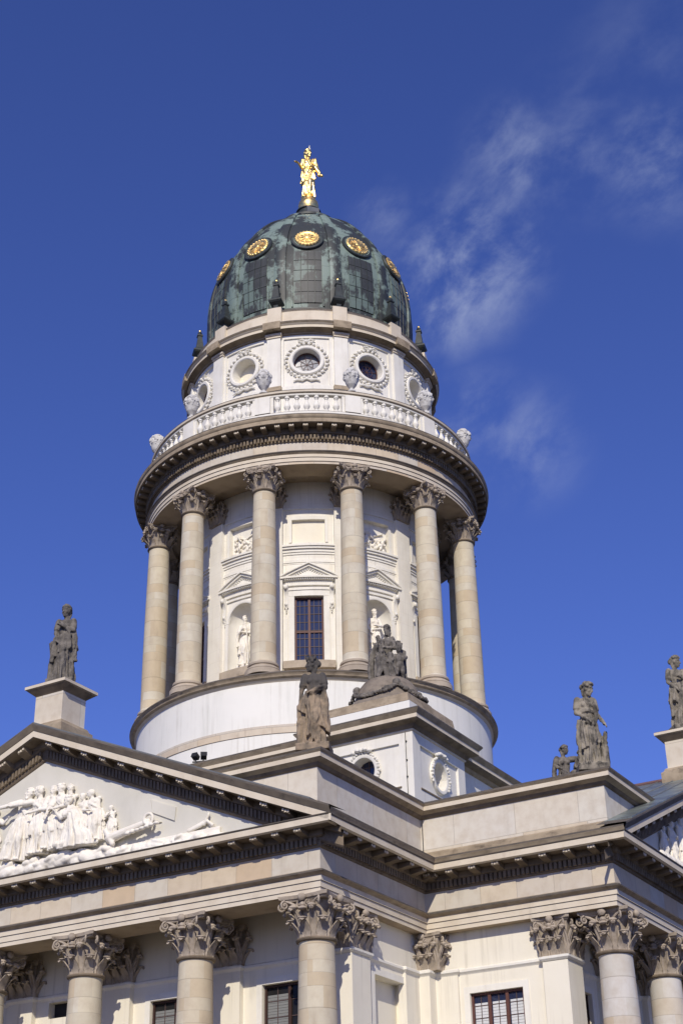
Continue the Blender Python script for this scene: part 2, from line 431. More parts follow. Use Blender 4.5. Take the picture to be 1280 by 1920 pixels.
# ------------------------------------------------------------------ mesh builder
class MB:
    def __init__(self):
        self.v, self.f, self.mi, self.ms = [], [], [], []
        self.cur = 0

    def mat(self, key):
        if key not in self.ms:
            self.ms.append(key)
        self.cur = self.ms.index(key)
        return self

    def add(self, vs, fs, T=None):
        o = len(self.v)
        if T is not None:
            vs = [T @ Vector(p) for p in vs]
        self.v += [tuple(p) for p in vs]
        for f_ in fs:
            self.f.append(tuple(i + o for i in f_))
            self.mi.append(self.cur)

    def box(self, x0, x1, y0, y1, z0, z1, T=None):
        vs = [(x, y, z) for z in (z0, z1) for y in (y0, y1) for x in (x0, x1)]
        self.add(vs, [(0, 2, 3, 1), (4, 5, 7, 6), (0, 1, 5, 4), (2, 6, 7, 3), (0, 4, 6, 2), (1, 3, 7, 5)], T)

    def hexa(self, p, T=None):
        """8 points: bottom ring 4, top ring 4"""
        self.add(p, [(3, 2, 1, 0), (4, 5, 6, 7), (0, 1, 5, 4), (1, 2, 6, 5), (2, 3, 7, 6), (3, 0, 4, 7)], T)

    def lathe(self, prof, n=48, T=None, mats=None, a0=0.0, a1=2 * pi, cap=True):
        full = abs(a1 - a0 - 2 * pi) < 1e-6
        k = n if full else n + 1
        vs = []
        for r_, z_ in prof:
            for i in range(k):
                a = a0 + (a1 - a0) * i / n
                vs.append((r_ * sin(a), -r_ * cos(a), z_))
        for s in range(len(prof) - 1):
            if mats:
                self.mat(mats[s])
            fs = []
            for i in range(n):
                j = (i + 1) % k
                fs.append((s * k + i, s * k + j, (s + 1) * k + j, (s + 1) * k + i))
            if s == 0:
                o = len(self.v)
                self.v += [tuple((T @ Vector(p)) if T is not None else p) for p in vs]
            for f_ in fs:
                self.f.append(tuple(q + o for q in f_))
                self.mi.append(self.cur)
        if cap and full:
            if prof[0][0] > 1e-4:
                self.f.append(tuple(o + i for i in reversed(range(k))))
                self.mi.append(self.cur)
            if prof[-1][0] > 1e-4:
                self.f.append(tuple(o + (len(prof) - 1) * k + i for i in range(k)))
                self.mi.append(self.cur)

    def sweep(self, path, prof, closed=True, mats=None, T=None):
        """path: 2D points CCW; prof: (offset outward, z)"""
        n = len(path)
        dirs = []
        for i in range(n):
            p = Vector(path[i])
            if closed:
                a, c_ = Vector(path[i - 1]), Vector(path[(i + 1) % n])
            else:
                a = Vector(path[i - 1]) if i else None
                c_ = Vector(path[i + 1]) if i < n - 1 else None
            n1 = n2 = None
            if a is not None:
                d = (p - a).normalized()
                n1 = Vector((d.y, -d.x))
            if c_ is not None:
                d = (c_ - p).normalized()
                n2 = Vector((d.y, -d.x))
            n1 = n1 or n2
            n2 = n2 or n1
            m = (n1 + n2) / (1 + n1.dot(n2))
            dirs.append((p, m))
        o = len(self.v)
        for off, z_ in prof:
            for p, m in dirs:
                q = p + m * off
                v = Vector((q.x, q.y, z_))
                self.v.append(tuple(T @ v if T is not None else v))
        segs = n if closed else n - 1
        for s in range(len(prof) - 1):
            if mats:
                self.mat(mats[s])
            for i in range(segs):
                j = (i + 1) % n
                self.f.append((o + s * n + i, o + s * n + j, o + (s + 1) * n + j, o + (s + 1) * n + i))
                self.mi.append(self.cur)

    def loft(self, rings, closed=True, cap=True, T=None):
        o = len(self.v)
        k = len(rings[0])
        for r_ in rings:
            for p in r_:
                self.v.append(tuple(T @ Vector(p)) if T is not None else tuple(p))
        for s in range(len(rings) - 1):
            for i in range(k if closed else k - 1):
                j = (i + 1) % k
                self.f.append((o + s * k + i, o + s * k + j, o + (s + 1) * k + j, o + (s + 1) * k + i))
                self.mi.append(self.cur)
        if cap and closed:
            self.f.append(tuple(o + i for i in reversed(range(k))))
            self.mi.append(self.cur)
            self.f.append(tuple(o + (len(rings) - 1) * k + i for i in range(k)))
            self.mi.append(self.cur)

    def tube(self, pts, rad, n=8, T=None, flat=1.0):
        pts = [Vector(p) for p in pts]
        if isinstance(rad, (int, float)):
            rad = [rad] * len(pts)
        rings = []
        prev = None
        for i, p in enumerate(pts):
            d = (pts[min(i + 1, len(pts) - 1)] - pts[max(i - 1, 0)]).normalized()
            ref = Vector((0, 0, 1)) if abs(d.z) < 0.9 else Vector((1, 0, 0))
            a = d.cross(ref).normalized() if prev is None else (prev - d * prev.dot(d)).normalized()
            prev = a
            c_ = d.cross(a)
            rings.append([p + (a * cos(t) + c_ * sin(t) * flat) * rad[i] for t in [2 * pi * q / n for q in range(n)]])
        self.loft(rings, True, True, T)

    def ball(self, c, r, T=None, n=12, m=8):
        if isinstance(r, (int, float)):
            r = (r, r, r)
        rings = []
        for i in range(1, m):
            t = pi * i / m
            rings.append([(c[0] + r[0] * sin(t) * cos(2 * pi * q / n), c[1] + r[1] * sin(t) * sin(2 * pi * q / n), c[2] - r[2] * cos(t)) for q in range(n)])
        self.loft(rings, True, True, T)

    def capsule(self, a, c, ra, rc, T=None, n=10):
        a, c = Vector(a), Vector(c)
        d = (c - a)
        L = d.length or 1e-4
        d /= L
        pts = [a - d * ra * 0.85, a - d * ra * 0.5, a, c, c + d * rc * 0.5, c + d * rc * 0.85]
        self.tube(pts, [ra * 0.45, ra * 0.85, ra, rc, rc * 0.85, rc * 0.45], n, T)

    def merge(self, other, T=None):
        o = len(self.v)
        self.v += [tuple(T @ Vector(p)) if T is not None else p for p in other.v]
        for f_, m_ in zip(other.f, other.mi):
            self.mat(other.ms[m_] if other.ms else self.ms[0])
            self.f.append(tuple(i + o for i in f_))
            self.mi.append(self.cur)

    def mesh(self, name, smooth=False, fix=True):
        me = bpy.data.meshes.new(name)
        me.from_pydata(self.v, [], self.f)
        for k in self.ms:
            me.materials.append(MATS[k])
        if len(self.ms) > 1:
            me.polygons.foreach_set('material_index', self.mi)
        if fix:
            bm = bmesh.new()
            bm.from_mesh(me)
            bmesh.ops.recalc_face_normals(bm, faces=bm.faces)
            bm.to_mesh(me)
            bm.free()
        if smooth:
            me.polygons.foreach_set('use_smooth', [True] * len(me.polygons))
            me.set_sharp_from_angle(angle=radians(38))
        me.update()
        return me


def link(name, me, parent=None, loc=(0, 0, 0), rot=0.0, label=None):
    o = bpy.data.objects.new(name, me)
    COL.objects.link(o)
    o.location = loc
    o.rotation_euler = (0, 0, rot)
    if parent is not None:
        o.parent = parent
    if label:
        o['label'] = label
    return o


def part(name, mb, parent, smooth=False, loc=(0, 0, 0), rot=0.0, label=None):
    return link(name, mb.mesh(name, smooth), parent, loc, rot, label)


def thing(name, label, cat, loc=(0, 0, 0), rot=0.0, group=None, me=None):
    o = link(name, me, None, loc, rot)
    o['label'] = label
    o['category'] = cat
    if group:
        o['group'] = group
    return o


def remesh(mb, name, voxel, smooth_it=1, mat=None):
    me = mb.mesh(name + '_src', fix=True)
    ob = bpy.data.objects.new(name + '_tmp', me)
    COL.objects.link(ob)
    md = ob.modifiers.new('r', 'REMESH')
    md.mode = 'VOXEL'
    md.voxel_size = voxel
    md.use_smooth_shade = True
    if smooth_it:
        sm = ob.modifiers.new('s', 'SMOOTH')
        sm.factor = 0.5
        sm.iterations = smooth_it
    dg = bpy.context.evaluated_depsgraph_get()
    dg.update()
    res = bpy.data.meshes.new_from_object(ob.evaluated_get(dg))
    bpy.data.objects.remove(ob)
    bpy.data.meshes.remove(me)
    res.name = name
    res.materials.clear()
    res.materials.append(MATS[mat])
    return res


def RZ(a):
    return Matrix.Rotation(a, 4, 'Z')


def TR(x, y, z):
    return Matrix.Translation((x, y, z))


def az(phi, r, z=0.0):
    """degrees from -Y towards +X"""
    a = radians(phi)
    return Vector((r * sin(a), -r * cos(a), z))


# wall with openings; mapping (u, z, d) -> point, d = depth inward
def cmap(R):
    return lambda u, z_, d: Vector(((R - d) * sin(u), -(R - d) * cos(u), z_))


def fmap(origin, tangent, inward):
    o, t, n_ = Vector(origin), Vector(tangent), Vector(inward)
    return lambda u, z_, d: o + t * u + n_ * d + Vector((0, 0, z_))


def wall(mb, mp_, u0, u1, z0, z1, ops, step):
    """ops: dict(u0,u1,lo,hi,depth,back,mat,backmat) lo/hi functions of u"""
    us = {round(u0 + (u1 - u0) * i / max(1, int(math.ceil((u1 - u0) / step))), 6) for i in range(int(math.ceil((u1 - u0) / step)) + 1)}
    for o in ops:
        k = o.get('seg', 1)
        us = {u for u in us if not (o['u0'] < u < o['u1'])} | {round(o['u0'] + (o['u1'] - o['u0']) * i / k, 6) for i in range(k + 1)}
    us = sorted(us)
    base = mb.cur

    def quad(pts):
        mb.add([mp_(*p) for p in pts], [(0, 1, 2, 3)])
    for a, c_ in zip(us[:-1], us[1:]):
        m = (a + c_) / 2
        hit = sorted([o for o in ops if o['u0'] < m < o['u1']], key=lambda o: o['lo'](m))
        za, zc = z0, z0
        for o in hit:
            la, lc, ha, hc, D = o['lo'](a), o['lo'](c_), o['hi'](a), o['hi'](c_), o['depth']
            mb.cur = base
            quad([(a, za, 0), (c_, zc, 0), (c_, lc, 0), (a, la, 0)])
            if o.get('rmat'):
                mb.mat(o['rmat'])
            quad([(a, la, 0), (c_, lc, 0), (c_, lc, D), (a, la, D)])
            quad([(a, ha, D), (c_, hc, D), (c_, hc, 0), (a, ha, 0)])
            if o.get('back', True):
                if o.get('backmat'):
                    mb.mat(o['backmat'])
                quad([(a, la, D), (c_, lc, D), (c_, hc, D), (a, ha, D)])
            mb.cur = base
            za, zc = ha, hc
        quad([(a, za, 0), (c_, zc, 0), (c_, z1, 0), (a, z1, 0)])
    for o in ops:
        if o.get('rmat'):
            mb.mat(o['rmat'])
        for u in (o['u0'], o['u1']):
            l_, h_ = o['lo'](u), o['hi'](u)
            if h_ - l_ > 0.02:
                quad([(u, l_, 0), (u, l_, o['depth']), (u, h_, o['depth']), (u, h_, 0)])
        mb.cur = base


def rect(u0, u1, lo, hi, depth, **k):
    return dict(u0=u0, u1=u1, lo=lambda u: lo, hi=lambda u: hi, depth=depth, **k)


def circ(uc, zc, r, depth, ru=None, **k):
    ru = ru or r

    def h(u):
        return sqrt(max(0, 1 - ((u - uc) / ru) ** 2)) * r
    return dict(u0=uc - ru, u1=uc + ru, lo=lambda u: zc - h(u), hi=lambda u: zc + h(u), depth=depth, seg=24, **k)


def bar(mb, mp_, u0, u1, z0, z1, d0, d1, nu=1):
    """box in wall space, bent with the wall"""
    for i in range(nu):
        a, c_ = u0 + (u1 - u0) * i / nu, u0 + (u1 - u0) * (i + 1) / nu
        mb.hexa([mp_(a, z0, d0), mp_(c_, z0, d0), mp_(c_, z0, d1), mp_(a, z0, d1), mp_(a, z1, d0), mp_(c_, z1, d0), mp_(c_, z1, d1), mp_(a, z1, d1)])


def ringbar(mb, mp_, uc, zc, prof, ru, rz, n=36, us=1.0):
    """torus-like trim round an opening: prof = closed list of (radial, depth)"""
    rings = []
    for i in range(n + 1):
        t = 2 * pi * i / n
        rings.append([mp_(uc + (ru + a) * cos(t) * us, zc + (rz + a) * sin(t), d) for a, d in prof])
    mb.loft(rings, True, False)


# ------------------------------------------------------------------ ground
g = MB().mat('paving')
g.add([(-3000, -3000, 0), (3000, -3000, 0), (3000, 3000, 0), (-3000, 3000, 0)], [(0, 1, 2, 3)])
go = part('plaza_ground', g, None)
go['kind'] = 'structure'

church = thing('domed_church', 'domed church tower with columned drum, green copper dome and pedimented porticos', 'church')

# ================================================================== lower building
WF, DF = 12.75, 20.43          # frieze planes of the arms
WW, DW = 12.30, 17.55          # wall planes
cross = [(-WF, -DF), (WF, -DF), (WF, -WF), (DF, -WF), (DF, WF), (WF, WF), (WF, DF), (-WF, DF), (-WF, WF), (-DF, WF), (-DF, -WF), (-WF, -WF)]
ZA = 15.0


def edges_of(path, o):
    """straight edges of an axis aligned closed path, offset outward by o: (p, q, outward)"""
    n = len(path)
    pts = []
    for i in range(n):
        p, a, c_ = Vector(path[i]), Vector(path[i - 1]), Vector(path[(i + 1) % n])
        d1, d2 = (p - a).normalized(), (c_ - p).normalized()
        n1, n2 = Vector((d1.y, -d1.x)), Vector((d2.y, -d2.x))
        pts.append(p + (n1 + n2) / (1 + n1.dot(n2)) * o)
    for i in range(n):
        p, q = pts[i], pts[(i + 1) % n]
        d = (q - p).normalized()
        yield p, q, d, Vector((d.y, -d.x))


ent = MB()
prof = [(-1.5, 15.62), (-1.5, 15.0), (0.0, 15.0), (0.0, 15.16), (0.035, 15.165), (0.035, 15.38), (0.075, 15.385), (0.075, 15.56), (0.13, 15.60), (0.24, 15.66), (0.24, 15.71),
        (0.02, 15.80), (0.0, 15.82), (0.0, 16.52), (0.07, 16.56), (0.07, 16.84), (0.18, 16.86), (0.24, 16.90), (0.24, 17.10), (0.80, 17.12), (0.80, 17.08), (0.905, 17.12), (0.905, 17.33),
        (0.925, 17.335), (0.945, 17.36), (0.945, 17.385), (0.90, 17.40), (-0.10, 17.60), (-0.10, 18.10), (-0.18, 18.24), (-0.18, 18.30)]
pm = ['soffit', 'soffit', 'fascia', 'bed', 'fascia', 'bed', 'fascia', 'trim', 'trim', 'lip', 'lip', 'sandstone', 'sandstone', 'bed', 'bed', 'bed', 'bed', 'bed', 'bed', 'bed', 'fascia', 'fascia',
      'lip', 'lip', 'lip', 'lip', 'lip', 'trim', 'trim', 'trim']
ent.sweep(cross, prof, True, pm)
for k in range(4):      # gutter moulding on the sides of the arms only
    ent.sweep([(WF, -DF - 0.93), (WF, -WF), (DF + 0.93, -WF)], [(0.5, 17.39), (0.91, 17.345), (0.94, 17.37), (0.98, 17.44), (1.02, 17.50), (1.02, 17.56), (0.96, 17.575), (-0.10, 17.80)], False,
              ['trim', 'trim', 'gutter', 'gutter', 'lip', 'lip', 'lip'], RZ(k * pi / 2))
ent.mat('bed')
for p, q, d, nrm in edges_of(cross, 0.0):
    L = (q - p).length
    # dentils
    concave_p = False
    n = int(L / 0.19)
    for i in range(n + 1):
        s = (i + 0.5) * L / (n + 1)
        c_ = p + d * s
        a0 = c_ - d * 0.055
        a1 = c_ + d * 0.055
        o0, o1 = 0.05, 0.19
        pts = [a0 + nrm * o0, a1 + nrm * o0, a1 + nrm * o1, a0 + nrm * o1]
        ent.hexa([(t.x, t.y, 16.61) for t in pts] + [(t.x, t.y, 16.855) for t in pts])


def modillion(mb, p, d, nrm, z0, z1, o0, o1, w, sl=0.0, carved=True):
    """console bracket: deeper at the wall, pale carved front"""
    pts = [p - d * w / 2 + nrm * o0, p + d * w / 2 + nrm * o0, p + d * w / 2 + nrm * o1, p - d * w / 2 + nrm * o1]
    h = z1 - z0
    mb.mat('bed')
    sg = [-sl * w / 2, sl * w / 2, sl * w / 2, -sl * w / 2]
    lo = [0, 0, h * 0.35, h * 0.35]
    mb.hexa([(t.x, t.y, z0 + l_ + s) for t, l_, s in zip(pts, lo, sg)] + [(t.x, t.y, z1 + s) for t, s in zip(pts, sg)])
    if carved:
        mb.mat('fascia')
        for k in (-1, 0, 1):
            c_ = p + d * (k * w * 0.33) + nrm * (o1 + 0.015)
            hw = d * w * 0.12
            pp = [c_ - hw, c_ + hw, c_ + hw + nrm * 0.02, c_ - hw + nrm * 0.02]
            zb = z0 + h * (0.5 if k else 0.42) + sl * k * w * 0.33
            mb.hexa([(t.x, t.y, zb) for t in pp] + [(t.x, t.y, zb + h * 0.36) for t in pp])


for p, q, d, nrm in edges_of(cross, 0.0):
    L = (q - p).length
    n = int(round(L / 0.92))
    for i in range(n):
        s = (i + 0.5) * L / n
        modillion(ent, p + d * s, d, nrm, 16.88, 17.11, 0.22, 0.74, 0.30)
part('entablature', ent, church, label='brown and cream portico entablature with dentils and brackets')

# ------------------------------------------------------------------ walls of the arms
def window_frame(mp_, u0, u1, z0, z1, d, lights, rows, transom=None, barw=0.03, framew=0.09, cols=2, blind=None):
    fr = MB().mat('frame')
    bar(fr, mp_, u0, u0 + framew * (u1 - u0) / abs(u1 - u0), z0, z1, d - 0.10, d)
    W_ = u1 - u0
    return fr


def make_window(parent, mp_, u0, u1, z0, z1, d, us=1.0, lights=2, cols=3, rows=8, transom=(), blind=False, name='window', dark=False):
    """us: u units per metre. Frame mesh with its pane as a child"""
    fr = MB().mat('darkframe' if dark else 'frame')
    fw = 0.085 * us
    bar(fr, mp_, u0, u0 + fw, z0, z1, d - 0.10, d)
    bar(fr, mp_, u1 - fw, u1, z0, z1, d - 0.10, d)
    bar(fr, mp_, u0 + fw, u1 - fw, z0, z0 + 0.09, d - 0.10, d)
    bar(fr, mp_, u0 + fw, u1 - fw, z1 - 0.09, z1, d - 0.10, d)
    for i in range(1, lights):
        uc = u0 + (u1 - u0) * i / lights
        bar(fr, mp_, uc - 0.06 * us, uc + 0.06 * us, z0 + 0.09, z1 - 0.09, d - 0.09, d - 0.003)
    for t in transom:
        bar(fr, mp_, u0 + fw, u1 - fw, t - 0.045, t + 0.045, d - 0.085, d - 0.006)
    fr.mat('leadbar')
    for i in range(lights):
        a, c_ = u0 + (u1 - u0) * i / lights, u0 + (u1 - u0) * (i + 1) / lights
        for k in range(1, cols):
            uc = a + (c_ - a) * k / cols
            bar(fr, mp_, uc - 0.014 * us, uc + 0.014 * us, z0 + 0.05, z1 - 0.05, d - 0.045, d - 0.009)
    for k in range(1, rows):
        zc = z0 + (z1 - z0) * k / rows
        bar(fr, mp_, u0 + 0.03 * us, u1 - 0.03 * us, zc - 0.014, zc + 0.014, d - 0.047, d - 0.012)
    w = part(name, fr, parent)
    pn = MB().mat('porchglass' if dark else 'glass')
    bar(pn, mp_, u0 + 0.01 * us, u1 - 0.01 * us, z0 + 0.01, z1 - 0.01, d - 0.02, d + 0.02)
    part('pane', pn, w)
    if blind or dark:
        bl = MB().mat('dimblind' if dark else 'blind')
        for i in range(1 if dark else lights):
            a, c_ = u0 + (u1 - u0) * i / lights + 0.1 * us, u0 + (u1 - u0) * (i + 1) / lights - 0.1 * us
            n = 26
            zt = z1 - 0.35
            for k in range(n):
                zz_ = zt - (zt - z0) * k / n
                bar(bl, mp_, a, c_, zz_ - (zt - z0) / n * 0.9, zz_, d - 0.032, d - 0.0225)
        part('blind', bl, w)
    return w


COLX = [-12.1, -7.5, -2.75, 2.05, 7.05, 12.1]
PORCH_WIN = [(8.50, 10.62), (3.48, 5.62), (-6.2, -4.05), (-10.9, -8.8)]
for k in range(4):
    T = RZ(k * pi / 2)
    t3 = T.to_3x3()
    front = fmap(t3 @ Vector((0, -DW, 0)), t3 @ Vector((1, 0, 0)), t3 @ Vector((0, 1, 0)))
    right = fmap(t3 @ Vector((WW, 0, 0)), t3 @ Vector((0, 1, 0)), t3 @ Vector((-1, 0, 0)))
    left = fmap(t3 @ Vector((-WW, 0, 0)), t3 @ Vector((0, -1, 0)), t3 @ Vector((1, 0, 0)))
    w = MB().mat('plaster')
    seen = k in (0, 1)
    ops = []
    if seen:
        for a, c_ in PORCH_WIN:
            ops.append(rect(a, c_, 10.0, 12.85, 0.30, back=False))
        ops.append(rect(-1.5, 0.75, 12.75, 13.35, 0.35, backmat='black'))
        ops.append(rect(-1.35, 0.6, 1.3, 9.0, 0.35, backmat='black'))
    wall(w, front, -WW, WW, 0, 15.62, ops, 30)
    # side walls: blind niche on the +X side (right), window on the other
    wall(w, right, -DW, -WW, 0, 15.3, [rect(-16.1, -13.75, 9.0, 13.03, 0.42, rmat='plaster')], 30)
    wall(w, left, WW, DW, 0, 15.3, [rect(14.2, 16.35, 9.6, 12.72, 0.26, back=False)], 30)
    # surround of blind niche and window
    # neck course at the height of the capitals, running round the arm
    w.mat('white')
    outl = [(-WW, -WW), (-WW, -DW), (WW, -DW), (WW, -WW)]
    w.sweep(outl, [(0.0, 13.42), (0.03, 13.46), (0.09, 13.52), (0.09, 13.60), (0.0, 13.66)], False, T=T)
    # surround of the side window and porch windows
    w.mat('white')
    for mp_, a, c_, z0_, z1_ in [(left, 14.2, 16.35, 9.6, 12.72), (right, -16.1, -13.75, 9.0, 13.03)] + ([(front, a, c_, 10.0, 12.85) for a, c_ in PORCH_WIN] if seen else []):
        bar(w, mp_, a - 0.24, a - 0.004, z0_, z1_ + 0.24, -0.035, 0.1)
        bar(w, mp_, c_ + 0.004, c_ + 0.24, z0_, z1_ + 0.24, -0.035, 0.1)
        bar(w, mp_, a - 0.004, c_ + 0.004, z1_ + 0.004, z1_ + 0.243, -0.037, 0.1)
    # plain pilaster strips behind the columns and corner piers
    w.mat('plaster')
    for x_ in COLX[1:-1]:
        w.box(x_ - 0.62, x_ + 0.62, -DW - 0.25, -DW + 0.1, 1.2, 13.44, T)
        w.mat('white')
        w.sweep([(x_ - 0.62, -DW), (x_ - 0.62, -DW - 0.25), (x_ + 0.62, -DW - 0.25), (x_ + 0.62, -DW)], [(0, 13.42), (0.03, 13.46), (0.09, 13.52), (0.09, 13.60), (0, 13.665)], False, T=T)
        w.mat('plaster')
    for sx in (-1, 1):
        if sx > 0:
            x0, x1 = 11.15, 12.50
        else:
            x0, x1 = -12.50, -11.15
        w.mat('plaster')
        pf, pb_ = (-18.25, -17.27) if k == 1 else (-17.98, -16.70)
        w.box(x0, x1, pf, pb_, 1.2, 13.44, T)
        w.mat('white')
        ring = [(x0, pf), (x1, pf), (x1, pb_), (x0, pb_)]
        w.sweep(ring, [(-0.1, 13.42), (0.03, 13.46), (0.10, 13.53), (0.10, 13.61), (-0.1, 13.67)], True, T=T)
    # quarter pier in the inner corner
    w.mat('plaster')
    w.box(12.1, 12.86, -12.92, -12.1, 1.2, 13.44, T)
    w.box(12.86, 13.78, -12.42, -12.1, 1.2, 13.44, T)
    w.box(12.1, 12.42, -13.95, -12.92, 1.2, 13.44, T)
    w.mat('white')
    w.sweep([(12.3, -13.95), (12.42, -13.95), (12.42, -12.92), (12.86, -12.92), (12.86, -12.42), (13.78, -12.42), (13.78, -12.30)], [(0, 13.42), (0.03, 13.46), (0.10, 13.525), (0.10, 13.605), (0, 13.667)], False, T=T)
    part('arm_wall', w, church)
    if seen:
        for a, c_ in PORCH_WIN:
            make_window(church, front, a, c_, 10.0, 12.85, 0.24, 1.0, 2, 2, 5, (), False, dark=True)
    make_window(church, left, 14.2, 16.35, 9.6, 12.72, 0.20, 1.0, 3, 2, 7, (), True)
    # porch ceiling
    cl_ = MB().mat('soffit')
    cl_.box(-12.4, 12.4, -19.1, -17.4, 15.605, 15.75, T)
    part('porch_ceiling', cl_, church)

# podium
pd = MB().mat('sandstone')
pd.sweep([(p[0] + (0.6 if p[0] > 0 else -0.6), p[1] + (0.6 if p[1] > 0 else -0.6)) for p in cross], [(-8, 0.0), (0, 0), (0, 1.0), (0.12, 1.05), (0.12, 1.2), (-8, 1.2)])
part('podium', pd, church)

# ------------------------------------------------------------------ Corinthian capital
def leaf(mb, T, h, lean, w, bulb, rows=9):
    """acanthus leaf standing at origin, outward = -Y, curling over at the top"""
    pts, ws, ns = [], [], []
    for i in range(rows):
        t = i / (rows - 1)
        if t < 0.72:
            s = t / 0.72
            p = Vector((0, -lean * s * s * 0.55, h * s * 0.93))
        else:
            s = (t - 0.72) / 0.28
            a = s * pi * 0.95
            p = Vector((0, -lean * 0.55 - lean * 0.27 * (1 - cos(a)), h * 0.93 + lean * 0.24 * sin(a)))
        pts.append(p)
        base = (0.80 + 0.25 * sin(pi * min(1, t / 0.7))) * (1 if t < 0.7 else 1 - 0.35 * (t - 0.7) / 0.3)
        ws.append(w * base * (0.86 + 0.14 * cos(t * 22)))
    rings = []
    for i, p in enumerate(pts):
        d = (pts[min(i + 1, rows - 1)] - pts[max(i - 1, 0)]).normalized()
        nrm = Vector((1, 0, 0)).cross(d).normalized()
        ring = []
        for q in range(12):
            a = 2 * pi * q / 12
            rip = 0.012 * h / 0.6 * cos(q * pi / 1.0)
            ring.append(p + Vector((1, 0, 0)) * ws[i] * cos(a) * 0.5 + nrm * (0.035 * h / 0.6 * sin(a) + 0.05 * (cos(a) ** 2) * w + rip))
        rings.append(ring)
    mb.loft(rings, True, True, T)
    tip = pts[-2]
    mb.ball((0, tip.y + lean * 0.06, tip.z), (w * 0.42 * bulb, lean * 0.26 * bulb, h * 0.085 * bulb), T, 10, 6)


def scroll(mb, T, r, turns=1.6, thick=0.05, width=0.10):
    """volute in the local XZ plane, centre at origin"""
    pts, rad = [], []
    n = 22
    for i in range(n):
        t = i / (n - 1)
        a = pi * 0.5 + 2 * pi * turns * t
        rr = r * (1 - 0.86 * t)
        pts.append((rr * cos(a), 0, rr * sin(a)))
        rad.append(thick * (1 - 0.4 * t))
    mb.tube(pts, rad, 6, T, 1.0)
    mb.ball((0, 0, 0), (r * 0.22, width * 0.6, r * 0.22), T, 8, 5)


def capital_mesh(name, rn, H, half, square=False):
    """rn: neck radius (or half side), H: height, half: abacus half side"""
    mb = MB().mat('capital')
    zt = H * 0.86
    if not square:
        mb.lathe([(rn * 0.96, -0.02), (rn * 0.97, H * 0.3), (rn * 1.05, H * 0.6), (rn * 1.30, zt)], 24)
    else:
        a0, a1 = rn * 0.95, rn * 1.12
        mb.hexa([(-a0, -a0, -0.02), (a0, -a0, -0.02), (a0, a0, -0.02), (-a0, a0, -0.02), (-a1, -a1, zt), (a1, -a1, zt), (a1, a1, zt), (-a1, a1, zt)])
    if not square:
        for i in range(8):
            a = 2 * pi * i / 8
            leaf(mb, RZ(a) @ TR(0, -rn * 0.97, 0), H * 0.36, rn * 0.72, rn * 0.66, 1.15)
            a += pi / 8
            leaf(mb, RZ(a) @ TR(0, -rn * 0.95, 0), H * 0.64, rn * 0.86, rn * 0.56, 1.15)
    else:
        for s in range(4):
            R_ = RZ(s * pi / 2)
            for x_ in (-0.62, 0, 0.62):
                leaf(mb, R_ @ TR(x_ * rn, -rn * 0.97, 0), H * 0.36, rn * 0.60, rn * 0.60, 1.15)
            for x_ in (-0.95, -0.31, 0.31, 0.95):
                leaf(mb, R_ @ TR(x_ * rn, -rn * 0.97, 0), H * 0.64, rn * 0.66, rn * 0.50, 1.15)
    # volutes: two at every corner, stalk from the middle of each side
    cr = half * 1.24
    for s in range(4):
        for sg in (-1, 1):
            a = s * pi / 2 + pi / 4 + sg * 0.17
            vr = H * 0.105
            M_ = RZ(a) @ TR(0, -cr * 0.97, zt - vr * 0.9) @ RZ(pi / 2)
            scroll(mb, M_, vr, 1.5, H * 0.028, rn * 0.16)
            a2 = s * pi / 2 + pi / 4 + sg * 0.55
            p0 = RZ(a2) @ Vector((0, -rn * 1.12, H * 0.44))
            p1 = RZ(a2 - sg * 0.12) @ Vector((0, -rn * 1.35, H * 0.72))
            p2 = RZ(a) @ Vector((0, -cr * 0.93, zt))
            mb.tube([p0, p0.lerp(p1, 0.5) + Vector((0, 0, .02)), p1, p1.lerp(p2, 0.6) + Vector((0, 0, .02)), p2], [H * 0.035, H * 0.04, H * 0.04, H * 0.035, H * 0.025], 6)
            # inner helix
            M2 = RZ(s * pi / 2 + sg * 0.20) @ TR(0, -rn * 1.42, zt - H * 0.10)
            scroll(mb, M2, H * 0.085, 1.4, H * 0.024, rn * 0.1)
            q0 = RZ(s * pi / 2 + sg * 0.30) @ Vector((0, -rn * 1.12, H * 0.44))
            q1 = RZ(s * pi / 2 + sg * 0.24) @ Vector((0, -rn * 1.4, zt))
            mb.tube([q0, q0.lerp(q1, 0.5), q1], [H * 0.032, H * 0.03, H * 0.022], 6)
        # bloom in the middle of the side
        mb.ball((0, 0, 0), (rn * 0.26, rn * 0.2, H * 0.10), RZ(s * pi / 2) @ TR(0, -half * 0.98, H * 0.915), 10, 6)
        mb.ball((0, 0, 0), (rn * 0.20, rn * 0.2, H * 0.07), RZ(s * pi / 2) @ TR(0, -rn * 1.45, H * 0.74), 8, 5)
        mb.ball((0, 0, 0), (rn * 0.28, rn * 0.2, H * 0.05), RZ(s * pi / 2) @ TR(0, -rn * 1.5, H * 0.655), 8, 5)
    # abacus with hollow sides
    ab = []
    for s in range(4):
        for t in (-1, -0.86, -0.5, 0, 0.5, 0.86):
            hollow = half * (0.80 + 0.20 * abs(t) ** 2.0)
            p = Vector((t * half * 1.0, -hollow, 0))
            if abs(t) > 0.9:
                p = Vector((t * half * 0.93, -half, 0))
            ab.append(RZ(s * pi / 2) @ p)
    for z_, sc in ((0,), 0.94), ((1,), 1.0), ((2,), 1.0):
        pass
    rings = []
    for zz_, sc in ((zt + H * 0.005, 0.90), (zt + H * 0.05, 0.95), (zt + H * 0.06, 1.0), (H + 0.004, 1.03)):
        rings.append([(p.x * sc, p.y * sc, zz_) for p in ab])
    mb.loft(rings, True, True)
    return mb.mesh(name, True)


